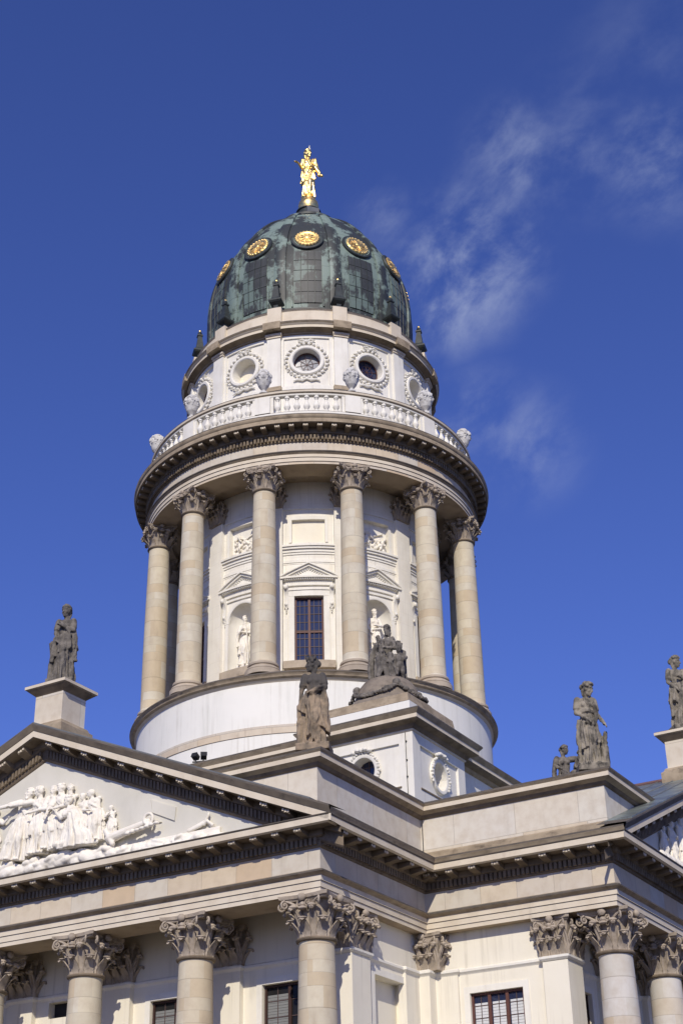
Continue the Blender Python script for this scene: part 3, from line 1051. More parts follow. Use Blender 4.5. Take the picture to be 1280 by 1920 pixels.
cap_porch = capital_mesh('capital', 0.61, 1.40, 0.98)
cap_pier = capital_mesh('pier_capital', 0.66, 1.37, 0.92, True)
cap_drum = capital_mesh('drum_capital', 0.56, 1.19, 0.82)


def column_meshes(rb, rn, H, basez, matk, ast=0.09, round_base=False):
    sh = MB().mat(matk)
    pr = []
    for i in range(13):
        t = i / 12
        r_ = rb - (rb - rn) * (max(0, t - 0.25) / 0.75) ** 1.5
        pr.append((r_, basez + (H - basez - 0.14) * t))
    pr[0] = (rb + 0.05, basez)
    pr.insert(1, (rb, basez + 0.09))
    pr += [(rn + 0.015, H - 0.13)]
    k = len(pr) - 1
    pr += [(rn + ast, H - 0.10), (rn + ast + 0.02, H - 0.055), (rn + ast, H - 0.01), (rn * 0.9, H)]
    sh.lathe(pr, 40, mats=[matk] * k + ['bed'] * 4)
    me = sh.mesh('column', True)
    bs = MB().mat('basestone')
    k = 0.62 if round_base else 1.0
    bs.lathe([(rb + 0.30 * k, basez * 0.30), (rb + 0.36 * k, basez * 0.42), (rb + 0.30 * k, basez * 0.54), (rb + 0.13 * k, basez * 0.62), (rb + 0.12 * k, basez * 0.70), (rb + 0.20 * k, basez * 0.76), (rb + 0.22 * k, basez * 0.86), (rb + 0.18 * k, basez * 0.96),
              (rb * 0.9, basez + 0.002)], 40)
    s = rb + 0.38
    if round_base:
        bs.lathe([(rb + 0.27, -0.05), (rb + 0.27, basez * 0.30), (rb + 0.1, basez * 0.31)], 40)
    else:
        bs.box(-s, s, -s, s, 0, basez * 0.30)
    return me, bs.mesh('base', True)


col_me, base_me = column_meshes(0.74, 0.61, 12.4, 0.6, 'column')
col_pale = col_me.copy()
col_pale.materials[0] = MATS['column_pale']
for k in (0, 1):
    T = RZ(k * pi / 2)
    for x_ in (COLX if k == 0 else [-11.65, -6.60, -1.55, 3.5]):
        p = T @ Vector((x_, -19.65 if k == 0 else -19.75, 1.2))
        c_ = link('column', col_me if k == 0 else col_pale, church, p, k * pi / 2)
        link('capital', cap_porch, c_, (0, 0, 12.4))
        link('base', base_me, c_)
    for x_ in COLX[1:-1]:
        if k == 1 and x_ > 7:
            continue
        link('pilaster_capital', cap_pier, church, T @ Vector((x_, -DW + 0.40, 13.63)), k * pi / 2)
    for sx in (-1, 1):
        if k == 1 and sx > 0:
            continue
        link('pilaster_capital', cap_pier, church, T @ Vector((sx * 11.83, -17.34 if k == 0 else -17.76, 13.63)), k * pi / 2).scale = (1, 1, 1) if k == 0 else (1, 0.82, 1)
# the capital in the inner corner
link('pilaster_capital', cap_pier, church, (12.62, -12.22, 13.63)).scale = (0.85, 0.85, 1)

# ------------------------------------------------------------------ pediments, arm roofs, parapets
SLOPE = 5.7578 / 13.656
WC, DC = 13.656, 21.346
ZC = 17.12


def zl(x_):
    return ZC + (WC - abs(x_)) * SLOPE


pediments = []
for k in range(4):
    T = RZ(k * pi / 2)
    t3 = T.to_3x3()
    pe = MB().mat('drumwall')
    # tympanum wall: front and back faces, resting on the cornice
    pe.mat('tympanum')
    zb = 17.6
    xb = WC - (zb - ZC) / SLOPE
    pe.add([(-xb - 1.2, -DF, zb), (xb + 1.2, -DF, zb), (0, -DF, zl(0) - 0.5 + 0.5)], [(0, 1, 2)], T)
    # raking cornice: profile (out, height) along each slope
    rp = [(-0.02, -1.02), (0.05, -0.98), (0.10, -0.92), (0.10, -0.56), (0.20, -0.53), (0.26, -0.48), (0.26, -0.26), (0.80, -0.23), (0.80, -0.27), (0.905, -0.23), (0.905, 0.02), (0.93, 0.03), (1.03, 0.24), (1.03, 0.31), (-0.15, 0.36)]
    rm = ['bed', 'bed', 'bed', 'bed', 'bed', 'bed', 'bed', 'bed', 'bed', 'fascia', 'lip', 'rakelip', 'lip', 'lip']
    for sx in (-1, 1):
        rows = []
        for o, h in rp:
            rows.append(([sx * (WC + 0.10), -DF - o, zl(WC + 0.10) + h + 0.24], [0, -DF - o, zl(0) + h + 0.24]))
        for s in range(len(rp) - 1):
            pe.mat(rm[s])
            a, c_ = rows[s], rows[s + 1]
            pe.add([a[0], a[1], c_[1], c_[0]], [(0, 1, 2, 3)], T)
        # end cap of the rake
        pe.mat('trim')
        # dentils and brackets on the slope
        n = 66
        pe.mat('bed')
        for i in range(n):
            x_ = sx * (0.12 + (11.3 - 0.12) * (i + 0.5) / n)
            w_ = 0.055
            z_ = zl(x_)
            sg = -sx * SLOPE * w_
            y0, y1 = -DF - 0.08, -DF - 0.22
            lo, hi = z_ - 0.85 + 0.24, z_ - 0.55 + 0.24
            pe.hexa([(x_ - w_, y1, lo - sg), (x_ + w_, y1, lo + sg), (x_ + w_, y0, lo + sg), (x_ - w_, y0, lo - sg),
                     (x_ - w_, y1, hi - sg), (x_ + w_, y1, hi + sg), (x_ + w_, y0, hi + sg), (x_ - w_, y0, hi - sg)], T)
        n = 13
        tmp = MB()
        for i in range(n):
            x_ = sx * (0.25 + (12.3 - 0.25) * (i + 0.5) / n)
            modillion(tmp, Vector((x_, -DF)), Vector((1, 0)), Vector((0, -1)), zl(x_) - 0.50 + 0.24, zl(x_) - 0.24 + 0.24, 0.24, 0.75, 0.32, -sx * SLOPE)
        pe.merge(tmp, T)
    ped = part('pediment', pe, church)
    pediments.append(ped)
    # roof
    rf = MB().mat('greenroof' if k == 1 else 'roof')
    for sx in (-1, 1):
        for ya, yb, xe in ((-DF - 0.98, -DF + 0.10, 12.95), (-DF + 0.10, -11.6, 12.1)):
            p = []
            for y_ in (ya, yb):
                for x_ in (sx * xe, 0):
                    p.append((x_, y_, zl(x_) + 0.61))
                    p.append((x_, y_, zl(x_) + 0.54))
            rf.hexa([p[1], p[5], p[7], p[3], p[0], p[4], p[6], p[2]], T)
        rf.mat('roof')
        for i in range(9):     # standing seams
            y_ = -DF + 0.2 + i * 0.98
            xe = 12.9 if y_ < -DF + 0.1 else 12.0
            a, c_ = (sx * xe, y_, zl(xe) + 0.62), (sx * 0.1, y_, zl(0.1) + 0.62)
            rf.tube([a, c_], 0.028, 5, T)
        rf.mat('greenroof' if k == 1 else 'roof')
    rf.mat('ridge')
    rf.tube([(0, -19.6, zl(0) + 0.62), (0, -11.7, zl(0) + 0.62)], 0.11, 8, T)
    part('roof', rf, church, label='green and grey sheet metal gable roof' if k == 1 else None)

# parapets: one L-shaped wall over every inner corner
for k in range(4):
    T = RZ(k * pi / 2)
    pp = MB()
    path = [(8.2, -DF + 0.02), (12.68, -DF + 0.02), (12.68, -12.68), (-(-DF + 0.02), -12.68), (-(-DF + 0.02), -8.2)]
    prof = [(-0.06, 17.3), (-0.06, 19.48), (0.02, 19.52), (0.08, 19.62), (0.26, 19.70), (0.30, 19.72), (0.30, 19.885), (0.37, 19.96), (0.37, 20.03), (0.30, 20.05), (-0.65, 20.10), (-0.65, 17.3)]
    pp.sweep(path, prof, False, ['parapet', 'bed', 'bed', 'trim', 'trim', 'fascia', 'gutter', 'lip', 'lip', 'lip', 'parapet'], T)
    pp.mat('parapet')
    part('parapet', pp, church)

# pedestals on the pediment tips
for k in (0, 1):
    T = RZ(k * pi / 2)
    m = MB().mat('fascia')
    sq = [(-0.72, -0.72), (0.72, -0.72), (0.72, 0.72), (-0.72, 0.72)]
    m.sweep(sq, [(-0.6, 22.6), (0.26, 22.6), (0.26, 23.55), (0.16, 23.62), (0.10, 23.75), (0.0, 23.80), (0.0, 25.02), (0.04, 25.06), (0.28, 25.26), (0.34, 25.30), (0.34, 25.42), (0.28, 25.46), (-0.5, 25.55), (-0.71, 25.55)],
            True, ['trim', 'trim', 'trim', 'trim', 'fascia', 'parapet', 'bed', 'bed', 'trim', 'fascia', 'lip', 'lip', 'lip'], T @ TR(-0.10 if k == 0 else 0.0, -19.75, 0))
    part('statue_pedestal', m, church)

# ------------------------------------------------------------------ attic round the drum
at = MB().mat('white')
AT = 11.6
at.sweep([(-AT, -AT), (AT, -AT), (AT, AT), (-AT, AT)], [(0, 17), (0, 23.50), (0.10, 23.55), (0.16, 23.66), (0.42, 23.74), (0.48, 23.80), (0.48, 23.95), (0.62, 24.12), (0.62, 24.18), (-2.6, 24.40), (-8, 24.45)], True,
         ['white', 'trim', 'trim', 'bed', 'bed', 'fascia', 'trim', 'lip', 'lip', 'roof'])
part('attic_wall', at, church)

BC = 9.86      # centre of the corner blocks
BW = 2.36      # half width of their walls


def garland(mb, pts, r=0.07, seed=0, T=None):
    rnd = random.Random(seed)
    for a, c_ in zip(pts[:-1], pts[1:]):
        a, c_ = Vector(a), Vector(c_)
        n = max(1, int((c_ - a).length / (r * 1.15)))
        for i in range(n):
            p = a.lerp(c_, i / n)
            j = Vector((rnd.uniform(-1, 1), rnd.uniform(-1, 1), rnd.uniform(-1, 1))) * r * 0.35
            mb.ball(p + j, (r * rnd.uniform(.8, 1.2), r * rnd.uniform(.8, 1.2), r * rnd.uniform(.7, 1.1)), T, 6, 4)


for k in range(4):
    T = RZ(k * pi / 2)
    t3 = T.to_3x3()
    bm_ = MB().mat('white')
    f0 = fmap(t3 @ Vector((BC, -BC - BW, 0)), t3 @ Vector((1, 0, 0)), t3 @ Vector((0, 1, 0)))
    f1 = fmap(t3 @ Vector((BC + BW, -BC, 0)), t3 @ Vector((0, 1, 0)), t3 @ Vector((-1, 0, 0)))
    f2 = fmap(t3 @ Vector((BC - BW, -BC, 0)), t3 @ Vector((0, -1, 0)), t3 @ Vector((1, 0, 0)))
    for mp_ in (f0, f1):
        # recessed panel with a round opening in it
        bm_.mat('white')
        wall(bm_, mp_, -BW, BW, 17.0, 23.55, [rect(-1.72, 1.72, 21.2, 23.0, 0.10, back=False)], 10)
        bm_.mat('white')
        inner = (lambda f_: (lambda u, z_, d: f_(u, z_, d + 0.10)))(mp_)
        wall(bm_, inner, -1.72, 1.72, 21.2, 23.0, [circ(0, 22.12, 0.60, 0.75, ru=0.56, rmat='drumwall', backmat='cream')], 10)
        bm_.mat('bed')
        bar(bm_, mp_, -1.79, 1.79, 21.10, 21.17, -0.03, 0.1)
    bm_.mat('white')
    wall(bm_, f2, -BW, BW, 17.0, 23.55, [], 10)
    q = [(BC - BW, -BC - BW), (BC + BW, -BC - BW), (BC + BW, -BC + BW), (BC - BW, -BC + BW)]
    bm_.sweep(q, [(0, 23.42), (0.06, 23.46), (0.06, 23.52), (0.12, 23.56), (0.20, 23.68), (0.46, 23.76), (0.50, 23.80), (0.50, 23.96), (0.64, 24.13), (0.64, 24.19), (-0.15, 24.32), (-0.15, 24.86), (-0.18, 24.86), (-0.18, 24.89),
                   (-0.24, 24.92), (-0.30, 25.30), (-2.2, 25.36)], True,
              ['fascia', 'fascia', 'bed', 'bed', 'bed', 'bed', 'fascia', 'trim', 'lip', 'lip', 'whitebase', 'lip', 'lip', 'trim', 'trim', 'trim'], T)
    # little stepped footing next to the parapet
    bm_.mat('trim')
    bm_.sweep(q, [(0.0, 20.15), (0.14, 20.15), (0.14, 20.28), (0.06, 20.36), (0.0, 20.36)], True, None, T)
    blk = part('attic_block', bm_, church)
    for n_, mp_ in enumerate((f0, f1)):
        rg = MB().mat('white')
        us = 1.0
        ringbar(rg, (lambda f_: (lambda u, z_, d: f_(u, z_, d)))(mp_), 0, 22.12, [(0.0, 0.10), (0.0, -0.02), (0.04, -0.04), (0.14, -0.04), (0.17, 0.0), (0.17, 0.10)], 0.56, 0.60, 32)
        pts = []
        for i in range(25):
            t = radians(-35 + 250 * i / 24)
            pts.append(mp_(0.76 * cos(t), 22.12 + 0.80 * sin(t), -0.03))
        garland(rg, pts, 0.07, k)
        for i in (-1, 1):
            rg.ball(mp_(i * 0.18, 23.02, -0.1), (0.15, 0.15, 0.10), None, 8, 5)
            rg.ball(mp_(i * 0.38, 22.95, -0.1), (0.12, 0.12, 0.09), None, 8, 5)
        rg.ball(mp_(0, 23.02, -0.12), 0.10, None, 8, 5)
        part('oculus_ring', rg, blk, True)
        if n_ == 0:
            gl = MB().mat('glass')
            bar(gl, mp_, -0.62, 0.62, 21.45, 22.8, 0.55, 0.60)
            gl.mat('leadbar')
            for i in (-0.28, 0.0, 0.28):
                bar(gl, mp_, i - 0.02, i + 0.02, 21.46, 22.79, 0.52, 0.549)
            for z_ in (21.75, 22.12, 22.45):
                bar(gl, mp_, -0.61, 0.61, z_ - 0.02, z_ + 0.02, 0.525, 0.547)
            part('oculus_pane', gl, blk)

# lightning cables
lc = MB().mat('black')
lc.tube([(11.92, -12.27, 23.4), (11.95, -12.27, 20.3)], 0.014, 5)
for z_ in (23.0, 22.2, 21.5):
    lc.box(11.91, 11.965, -12.28, -12.22, z_, z_ + 0.05)
lc.tube([(12.78, -12.79, 19.45), (12.79, -12.80, 18.0)], 0.018, 5)
part('lightning_cable', lc, church)

# ================================================================== drum
dr = MB()
dr.lathe([(9.25, 24.3), (9.25, 26.24), (9.29, 26.25), (9.29, 26.66), (9.25, 26.68), (9.25, 28.80), (9.30, 28.84), (9.36, 28.92), (9.50, 28.98), (9.52, 29.06), (9.62, 29.14), (9.60, 29.20), (9.30, 29.34), (6.6, 29.40)], 144, cap=False,
         mats=['whitebase', 'gutter', 'sand_ring', 'gutter', 'whitebase', 'fascia', 'fascia', 'trim', 'trim', 'trim', 'lip', 'lip', 'trim'])
part('drum_base', dr, church, True, label='white rendered drum base with stone ring on top')

WINB = {30, 90, 150, 210, 270, 330}
RW = 6.75
cm = cmap(RW)
rd = radians
dw = MB().mat('drumwall')
ops = []
for bay in range(0, 360, 30):
    if bay in WINB:
        ops.append(rect(rd(bay - 6.2), rd(bay + 6.2), 30.82, 34.38, 0.30, back=False, seg=4))
        ops.append(rect(rd(bay - 7.2), rd(bay + 7.2), 37.44, 38.74, 0.14, backmat='cream', seg=6))
    else:
        hw = rd(7.6)

        def hi(u, bc=rd(bay), hw=hw):
            return 33.55 + sqrt(max(0, 1 - ((u - bc) / hw) ** 2)) * 0.93
        ops.append(dict(u0=rd(bay) - hw, u1=rd(bay) + hw, lo=lambda u: 30.95, hi=hi, depth=0.10, back=False, seg=20))
        ops.append(rect(rd(bay - 7.6), rd(bay + 7.6), 37.35, 38.98, 0.22, backmat='white', seg=6))
# openings may not share columns of different extents: window columns are split by the widest
def wall_multi(mb, R, z0, z1, ops):
    us = {round(radians(a), 6) for a in range(-15, 346, 3)}
    for o in ops:
        k = o.get('seg', 1)
        us |= {round(o['u0'] + (o['u1'] - o['u0']) * i / k, 6) for i in range(k + 1)}
    us = sorted(us)
    keep = [us[0]]
    for u in us[1:]:
        if u - keep[-1] > 1e-4:
            keep.append(u)
    us = keep
    base = mb.cur
    f_ = cmap(R)

    def quad(pts):
        mb.add([f_(*p) for p in pts], [(0, 1, 2, 3)])
    for a, c_ in zip(us[:-1], us[1:]):
        m = (a + c_) / 2
        za = zc = z0
        for o in sorted([o for o in ops if o['u0'] < m < o['u1']], key=lambda o: o['lo'](m)):
            la, lc_, ha, hc, D = o['lo'](a), o['lo'](c_), o['hi'](a), o['hi'](c_), o['depth']
            mb.cur = base
            quad([(a, za, 0), (c_, zc, 0), (c_, lc_, 0), (a, la, 0)])
            if o.get('rmat'):
                mb.mat(o['rmat'])
            quad([(a, la, 0), (c_, lc_, 0), (c_, lc_, D), (a, la, D)])
            quad([(a, ha, D), (c_, hc, D), (c_, hc, 0), (a, ha, 0)])
            if o.get('back', True):
                if o.get('backmat'):
                    mb.mat(o['backmat'])
                quad([(a, la, D), (c_, lc_, D), (c_, hc, D), (a, ha, D)])
            mb.cur = base
            za, zc = ha, hc
        quad([(a, za, 0), (c_, zc, 0), (c_, z1, 0), (a, z1, 0)])
    for o in ops:
        if o.get('rmat'):
            mb.mat(o['rmat'])
        for u in (o['u0'], o['u1']):
            l_, h_ = o['lo'](u), o['hi'](u)
            if h_ - l_ > 0.02:
                quad([(u, l_, 0), (u, l_, o['depth']), (u, h_, o['depth']), (u, h_, 0)])
        mb.cur = base


def norm_ops(ops, lo=-15):
    for o in ops:
        pass
    return ops


# keep angles in -15..345
wall_multi(dw, RW, 29.2, 41.0, ops)
# pilaster strips, courses and bands
for bay in range(0, 360, 30):
    dw.mat('drumwall')
    bar(dw, cm, rd(bay + 15 - 3.9), rd(bay + 15 + 3.9), 29.3, 39.42, -0.22, 0.05, 3)
    dw.mat('white')
    a, c_ = rd(bay - 11.08), rd(bay + 11.08)
    for z0_, z1_, d_ in ((36.74, 36.86, -0.05), (36.86, 37.02, -0.10), (37.02, 37.14, -0.19), (37.14, 37.24, -0.26)):
        bar(dw, cm, a, c_, z0_, z1_, d_, 0.05, 6)
    for z0_, z1_, d_ in ((36.28, 36.44, -0.055), (36.20, 36.28, -0.02)):
        bar(dw, cm, a, c_, z0_, z1_, d_, 0.05, 6)
    bar(dw, cm, a, c_, 39.36, 39.46, -0.06, 0.05, 6)
    # frame of the upper panel
    hw = 7.2 if bay in WINB else 7.6
    z0_, z1_ = (37.44, 38.74) if bay in WINB else (37.35, 38.98)
    w_ = 1.25
    dw.mat('white')
    bar(dw, cm, rd(bay - hw - w_), rd(bay - hw) - 0.0005, z0_ - 0.0, z1_ + 0.2, -0.06, 0.05)
    bar(dw, cm, rd(bay + hw) + 0.0005, rd(bay + hw + w_), z0_ - 0.0, z1_ + 0.2, -0.06, 0.05)
    bar(dw, cm, rd(bay - hw) - 0.0004, rd(bay + hw) + 0.0004, z1_ + 0.004, z1_ + 0.203, -0.062, 0.05, 5)
    # sill zone
    dw.mat('basestone')
    bar(dw, cm, rd(bay - 10.7), rd(bay + 10.7), 29.3, 29.62, -0.16, 0.05, 6)
    if bay in WINB:
        bar(dw, cm, rd(bay - 10.6), rd(bay + 10.6), 30.42, 30.80, -0.30, 0.05, 6)
    else:
        bar(dw, cm, rd(bay - 10.6), rd(bay + 10.6), 30.45, 30.90, -0.26, 0.05, 6)
drumw = part('drum_wall', dw, church, label='pale curved drum wall with windows and niches behind the columns')

# pilaster capitals behind the columns
pc = MB().mat('capital')
for col in range(15, 375, 30):
    pass
cap_pil = capital_mesh('drum_pilaster_capital', 0.42, 1.20, 0.60, True)
for col in (-75, -45, -15, 15, 45, 75, 105, 135):
    link('pilaster_capital', cap_pil, church, az(col, RW - 0.12, 39.45), rd(col))


def gable(mb, mp_, uc, us, hw, z0, zap, d_out, d_in):
    """small pediment bent with the wall; uc in u, hw in metres"""
    n = 12
    pts = []
    H = zap - z0
    # base cornice
    for zz0, zz1, e, dd in ((z0 - 0.46, z0 - 0.40, -0.16, -0.10), (z0 - 0.40, z0 - 0.18, -0.20, -0.07), (z0 - 0.18, z0 - 0.10, -0.10, -0.17), (z0 - 0.10, z0, 0.0, -0.30)):
        bar(mb, mp_, uc - (hw + e) * us, uc + (hw + e) * us, zz0, zz1, dd, d_in, n)
    # raking mouldings
    for sx in (-1, 1):
        for h0, h1, dd in ((0.0, 0.075, -0.32), (-0.12, 0.0, -0.22), (-0.20, -0.12, -0.12)):
            for i in range(6):
                ta, tc_ = i / 6, (i + 1) / 6
                q = []
                for hh in (h0, h1):
                    for t, d in ((ta, dd), (tc_, dd), (tc_, d_in), (ta, d_in)):
                        q.append(mp_(uc + sx * hw * (1 - t) * us, z0 + H * t + hh - 0.0, d))
                mb.hexa(q)
    # tympanum
    for i in range(n):
        ta, tc_ = -1 + 2 * i / n, -1 + 2 * (i + 1) / n
        mb.add([mp_(uc + ta * hw * us, z0 - 0.002, -0.04), mp_(uc + tc_ * hw * us, z0 - 0.002, -0.04), mp_(uc + tc_ * hw * us, z0 + H * (1 - abs(tc_)), -0.04), mp_(uc + ta * hw * us, z0 + H * (1 - abs(ta)), -0.04)], [(0, 1, 2, 3)])
    # small dentils
    nd = 22
    for i in range(nd):
        t = -0.86 + 1.72 * (i + 0.5) / nd
        bar(mb, mp_, uc + (t * hw - 0.025) * us, uc + (t * hw + 0.025) * us, z0 - 0.175, z0 - 0.105, -0.24, -0.16)
        if abs(t) < 0.75:
            zz_ = z0 + H * (1 - abs(t)) - 0.2
            bar(mb, mp_, uc + (t * hw - 0.025) * us, uc + (t * hw + 0.025) * us, zz_ - 0.07, zz_, -0.10, -0.02)


def console(mb, mp_, uc, us, z0, z1, w=0.22):
    pts = [(0.30, z1), (0.30, z1 - 0.16), (0.24, z1 - 0.26), (0.14, z1 - 0.40), (0.10, z1 - 0.60), (0.14, z0 + 0.28), (0.16, z0 + 0.16), (0.08, z0)]
    rings = [[mp_(uc - w / 2 * us, z_, -d), mp_(uc + w / 2 * us, z_, -d), mp_(uc + w / 2 * us, z_, 0.03), mp_(uc - w / 2 * us, z_, 0.03)] for d, z_ in pts]
    mb.loft(rings, True, True)
    mb.ball(mp_(uc, z1 - 0.14, -0.27), 0.12, None, 8, 5)
    mb.ball(mp_(uc, z0 + 0.18, -0.13), 0.085, None, 8, 5)
    for i in range(3):
        mb.ball(mp_(uc, z0 - 0.10 * i - 0.05, -0.05), 0.065 - 0.012 * i, None, 6, 4)


us_ = 1 / RW
for bay in range(0, 360, 30):
    if 150 <= bay <= 270:
        continue
    ae = MB().mat('white')
    gable(ae, cm, rd(bay), us_, 1.40, 35.42, 36.10, -0.2, 0.04)
    if bay in WINB:
        for sx in (-1, 1):
            a, c_ = rd(bay + sx * 6.2), rd(bay + sx * 8.7)
            a, c_ = min(a, c_), max(a, c_)
            bar(ae, cm, a + (0.0 if sx < 0 else 0.0006), c_ - (0.0006 if sx < 0 else 0.0), 30.82, 34.38, -0.07, 0.03, 2)
            a, c_ = rd(bay + sx * 9.0), rd(bay + sx * 10.9)
            bar(ae, cm, min(a, c_), max(a, c_), 30.82, 33.2, -0.03, 0.03)
        bar(ae, cm, rd(bay - 8.7), rd(bay + 8.7), 34.386, 34.70, -0.075, 0.03, 6)
        bar(ae, cm, rd(bay - 8.95), rd(bay + 8.95), 34.70, 34.80, -0.12, 0.03, 6)
    else:
        # archivolt
        rings = []
        for i in range(33):
            t = pi * i / 32
            rings.append([cm(rd(bay) + (0.895 + a) * us_ * cos(t), 33.55 + (0.93 + a) * sin(t), d) for a, d in ((0.0, 0.08), (0.0, -0.05), (0.05, -0.07), (0.17, -0.07), (0.20, -0.02), (0.20, 0.05))])
        ae.loft(rings, True, True)
        for sx in (-1, 1):
            a, c_ = rd(bay) + sx * 0.897 * us_, rd(bay) + sx * 1.095 * us_
            bar(ae, cm, min(a, c_), max(a, c_), 30.95, 33.54, -0.06, 0.04)
        bar(ae, cm, rd(bay - 9.2), rd(bay + 9.2), 34.74, 34.86, -0.08, 0.03, 6)
    a_o = part('aedicule', ae, church)
    for sx in (-1, 1):
        cn = MB().mat('white')
        console(cn, cm, rd(bay) + sx * 1.13 * us_, us_, 33.75, 34.96)
        part('console', cn, a_o, True)
    if bay in WINB:
        make_window(church, cm, rd(bay - 6.2), rd(bay + 6.2), 30.82, 34.38, 0.24, us_, 2, 3, 8, (32.5,), False)
    else:
        # half round niche with a quarter dome
        ni = MB().mat('drumwall')
        ni.mat('white')
        A_, Bn = 0.895, 0.80
        rows = []
        for z_ in (30.95, 32.2, 33.55):
            rows.append([cm(rd(bay) + A_ * us_ * cos(t), z_, 0.09 + Bn * sin(t)) for t in [pi * i / 20 for i in range(21)]])
        for j in range(1, 9):
            e = pi / 2 * j / 8
            rows.append([cm(rd(bay) + A_ * us_ * cos(t) * cos(e), 33.55 + 0.93 * sin(e), 0.09 + Bn * sin(t) * cos(e)) for t in [pi * i / 20 for i in range(21)]])
        ni.loft(rows, False, False)
        ni.add([cm(rd(bay) + A_ * us_ * cos(t), 30.96, 0.09 + Bn * sin(t)) for t in [pi * i / 20 for i in range(21)]], [tuple(range(21))])
        part('niche', ni, church, True)

# drum columns
dcol, dbase = column_meshes(0.63, 0.555, 10.10, 0.62, 'column', 0.07, True)
RC = 8.5615
for col in range(15, 375, 30):
    p = az(col + 0.29, RC, 29.40)
    c_ = link('column', dcol, church, p, rd(col))
    link('capital', cap_drum, c_, (0, 0, 10.10))
    link('base', dbase, c_)

# main entablature of the drum
de = MB()
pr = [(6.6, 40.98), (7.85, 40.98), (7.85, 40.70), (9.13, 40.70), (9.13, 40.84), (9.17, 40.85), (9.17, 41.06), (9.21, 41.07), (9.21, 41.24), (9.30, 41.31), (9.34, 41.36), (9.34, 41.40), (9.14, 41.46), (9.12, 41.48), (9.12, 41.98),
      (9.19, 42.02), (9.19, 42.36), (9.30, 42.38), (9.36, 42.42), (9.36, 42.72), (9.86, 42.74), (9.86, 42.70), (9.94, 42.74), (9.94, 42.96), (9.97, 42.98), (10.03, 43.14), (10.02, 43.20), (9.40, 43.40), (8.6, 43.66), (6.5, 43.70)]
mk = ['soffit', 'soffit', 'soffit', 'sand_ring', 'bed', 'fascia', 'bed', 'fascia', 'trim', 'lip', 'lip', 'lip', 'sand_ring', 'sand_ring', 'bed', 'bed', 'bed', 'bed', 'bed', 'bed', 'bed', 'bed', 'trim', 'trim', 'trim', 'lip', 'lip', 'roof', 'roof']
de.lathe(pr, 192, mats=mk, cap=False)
de.mat('bed')
f_ = cmap(9.2)
for i in range(300):
    a = 2 * pi * i / 300
    bar(de, f_, a, a + 0.012, 42.08, 42.35, -0.13, 0.02)
for i in range(84):
    a = 2 * pi * i / 84
    v = Vector((sin(a), -cos(a)))
    modillion(de, v * 9.3, Vector((cos(a), sin(a))), v, 42.46, 42.73, 0.04, 0.50, 0.27)
part('drum_entablature', de, church, True, label='round sandstone entablature with dentils above the drum columns')

# balustrade
bp = MB().mat('white')
for a in range(0, 360, 30):
    pass
bp.lathe([(8.75, 43.55), (9.16, 43.62), (9.16, 43.86), (9.10, 43.92), (8.80, 43.94), (8.75, 43.9)], 144, cap=False, mats=['white', 'white', 'lip', 'white', 'white'])
balus = part('balustrade', bp, church, True)
rl = MB()
rl.lathe([(8.80, 44.92), (9.08, 44.92), (9.10, 45.00), (9.18, 45.06), (9.20, 45.16), (9.20, 45.20), (8.72, 45.27), (8.72, 44.98), (8.80, 44.92)], 144, cap=False, mats=['white', 'white', 'trim', 'fascia', 'lip', 'trim', 'white', 'white'])
part('rail', rl, balus, True)
bl_ = MB().mat('white')
bl_.lathe([(0.13, 0.0), (0.13, 0.09), (0.07, 0.12), (0.10, 0.18), (0.165, 0.30), (0.175, 0.38), (0.12, 0.52), (0.072, 0.66), (0.06, 0.74), (0.09, 0.78), (0.085, 0.82), (0.13, 0.86), (0.13, 0.985)], 14)
bal_me = bl_.mesh('baluster', True)
pb = MB().mat('white')
fpd = cmap(8.94)
bar(pb, fpd, -rd(2.6), rd(2.6), 0.0, 1.0, -0.215, 0.17, 2)
bar(pb, fpd, rd(2.65), rd(3.6), 0.0, 1.0, -0.12, 0.12, 1)
bar(pb, fpd, -rd(3.6), -rd(2.65), 0.0, 1.0, -0.12, 0.12, 1)
ped_me = pb.mesh('pedestal')
for bay in range(-90, 180, 30):
    link('pedestal', ped_me, balus, (0, 0, 43.93), rd(bay + 15.6))
    for i in range(7):
        link('baluster', bal_me, balus, az(bay + 0.3 + (i - 3) * 3.28, 8.94, 43.935), rd(bay))

# attic storey under the dome
RA = 7.0
ca = cmap(RA)
aw = MB().mat('white')
GL = {30, 60, -30, 330}
ops = []
for bay in range(0, 360, 30):
    ops.append(rect(rd(bay - 10.3), rd(bay + 10.3), 46.9, 50.0, 0.09, back=False, seg=8))
wall_multi(aw, RA, 43.6, 50.35, ops)
ops2 = []
for bay in range(0, 360, 30):
    ops2.append(circ(rd(bay), 48.52, 0.74, 0.55, ru=0.76 / RA, rmat='white', backmat='cream'))
aw.mat('white')
wall_multi(aw, RA - 0.09, 46.9, 50.0, ops2)
for bay in range(0, 360, 30):
    aw.mat('white')
    a = rd(bay + 15.4)
    bar(aw, ca, a - rd(3.1), a + rd(3.1), 43.6, 50.05, -0.16, 0.05, 2)
    aw.mat('fascia')
    bar(aw, ca, a - rd(3.4), a + rd(3.4), 50.05, 50.17, -0.22, 0.05, 2)
    bar(aw, ca, a - rd(3.7), a + rd(3.7), 50.17, 50.30, -0.28, 0.05, 2)
    aw.mat('trim')
    bar(aw, ca, a - rd(3.5), a + rd(3.5), 46.6, 46.85, -0.20, 0.05, 2)
at_o = part('attic_storey', aw, church, label='white attic storey with round windows under the dome')
ac = MB()
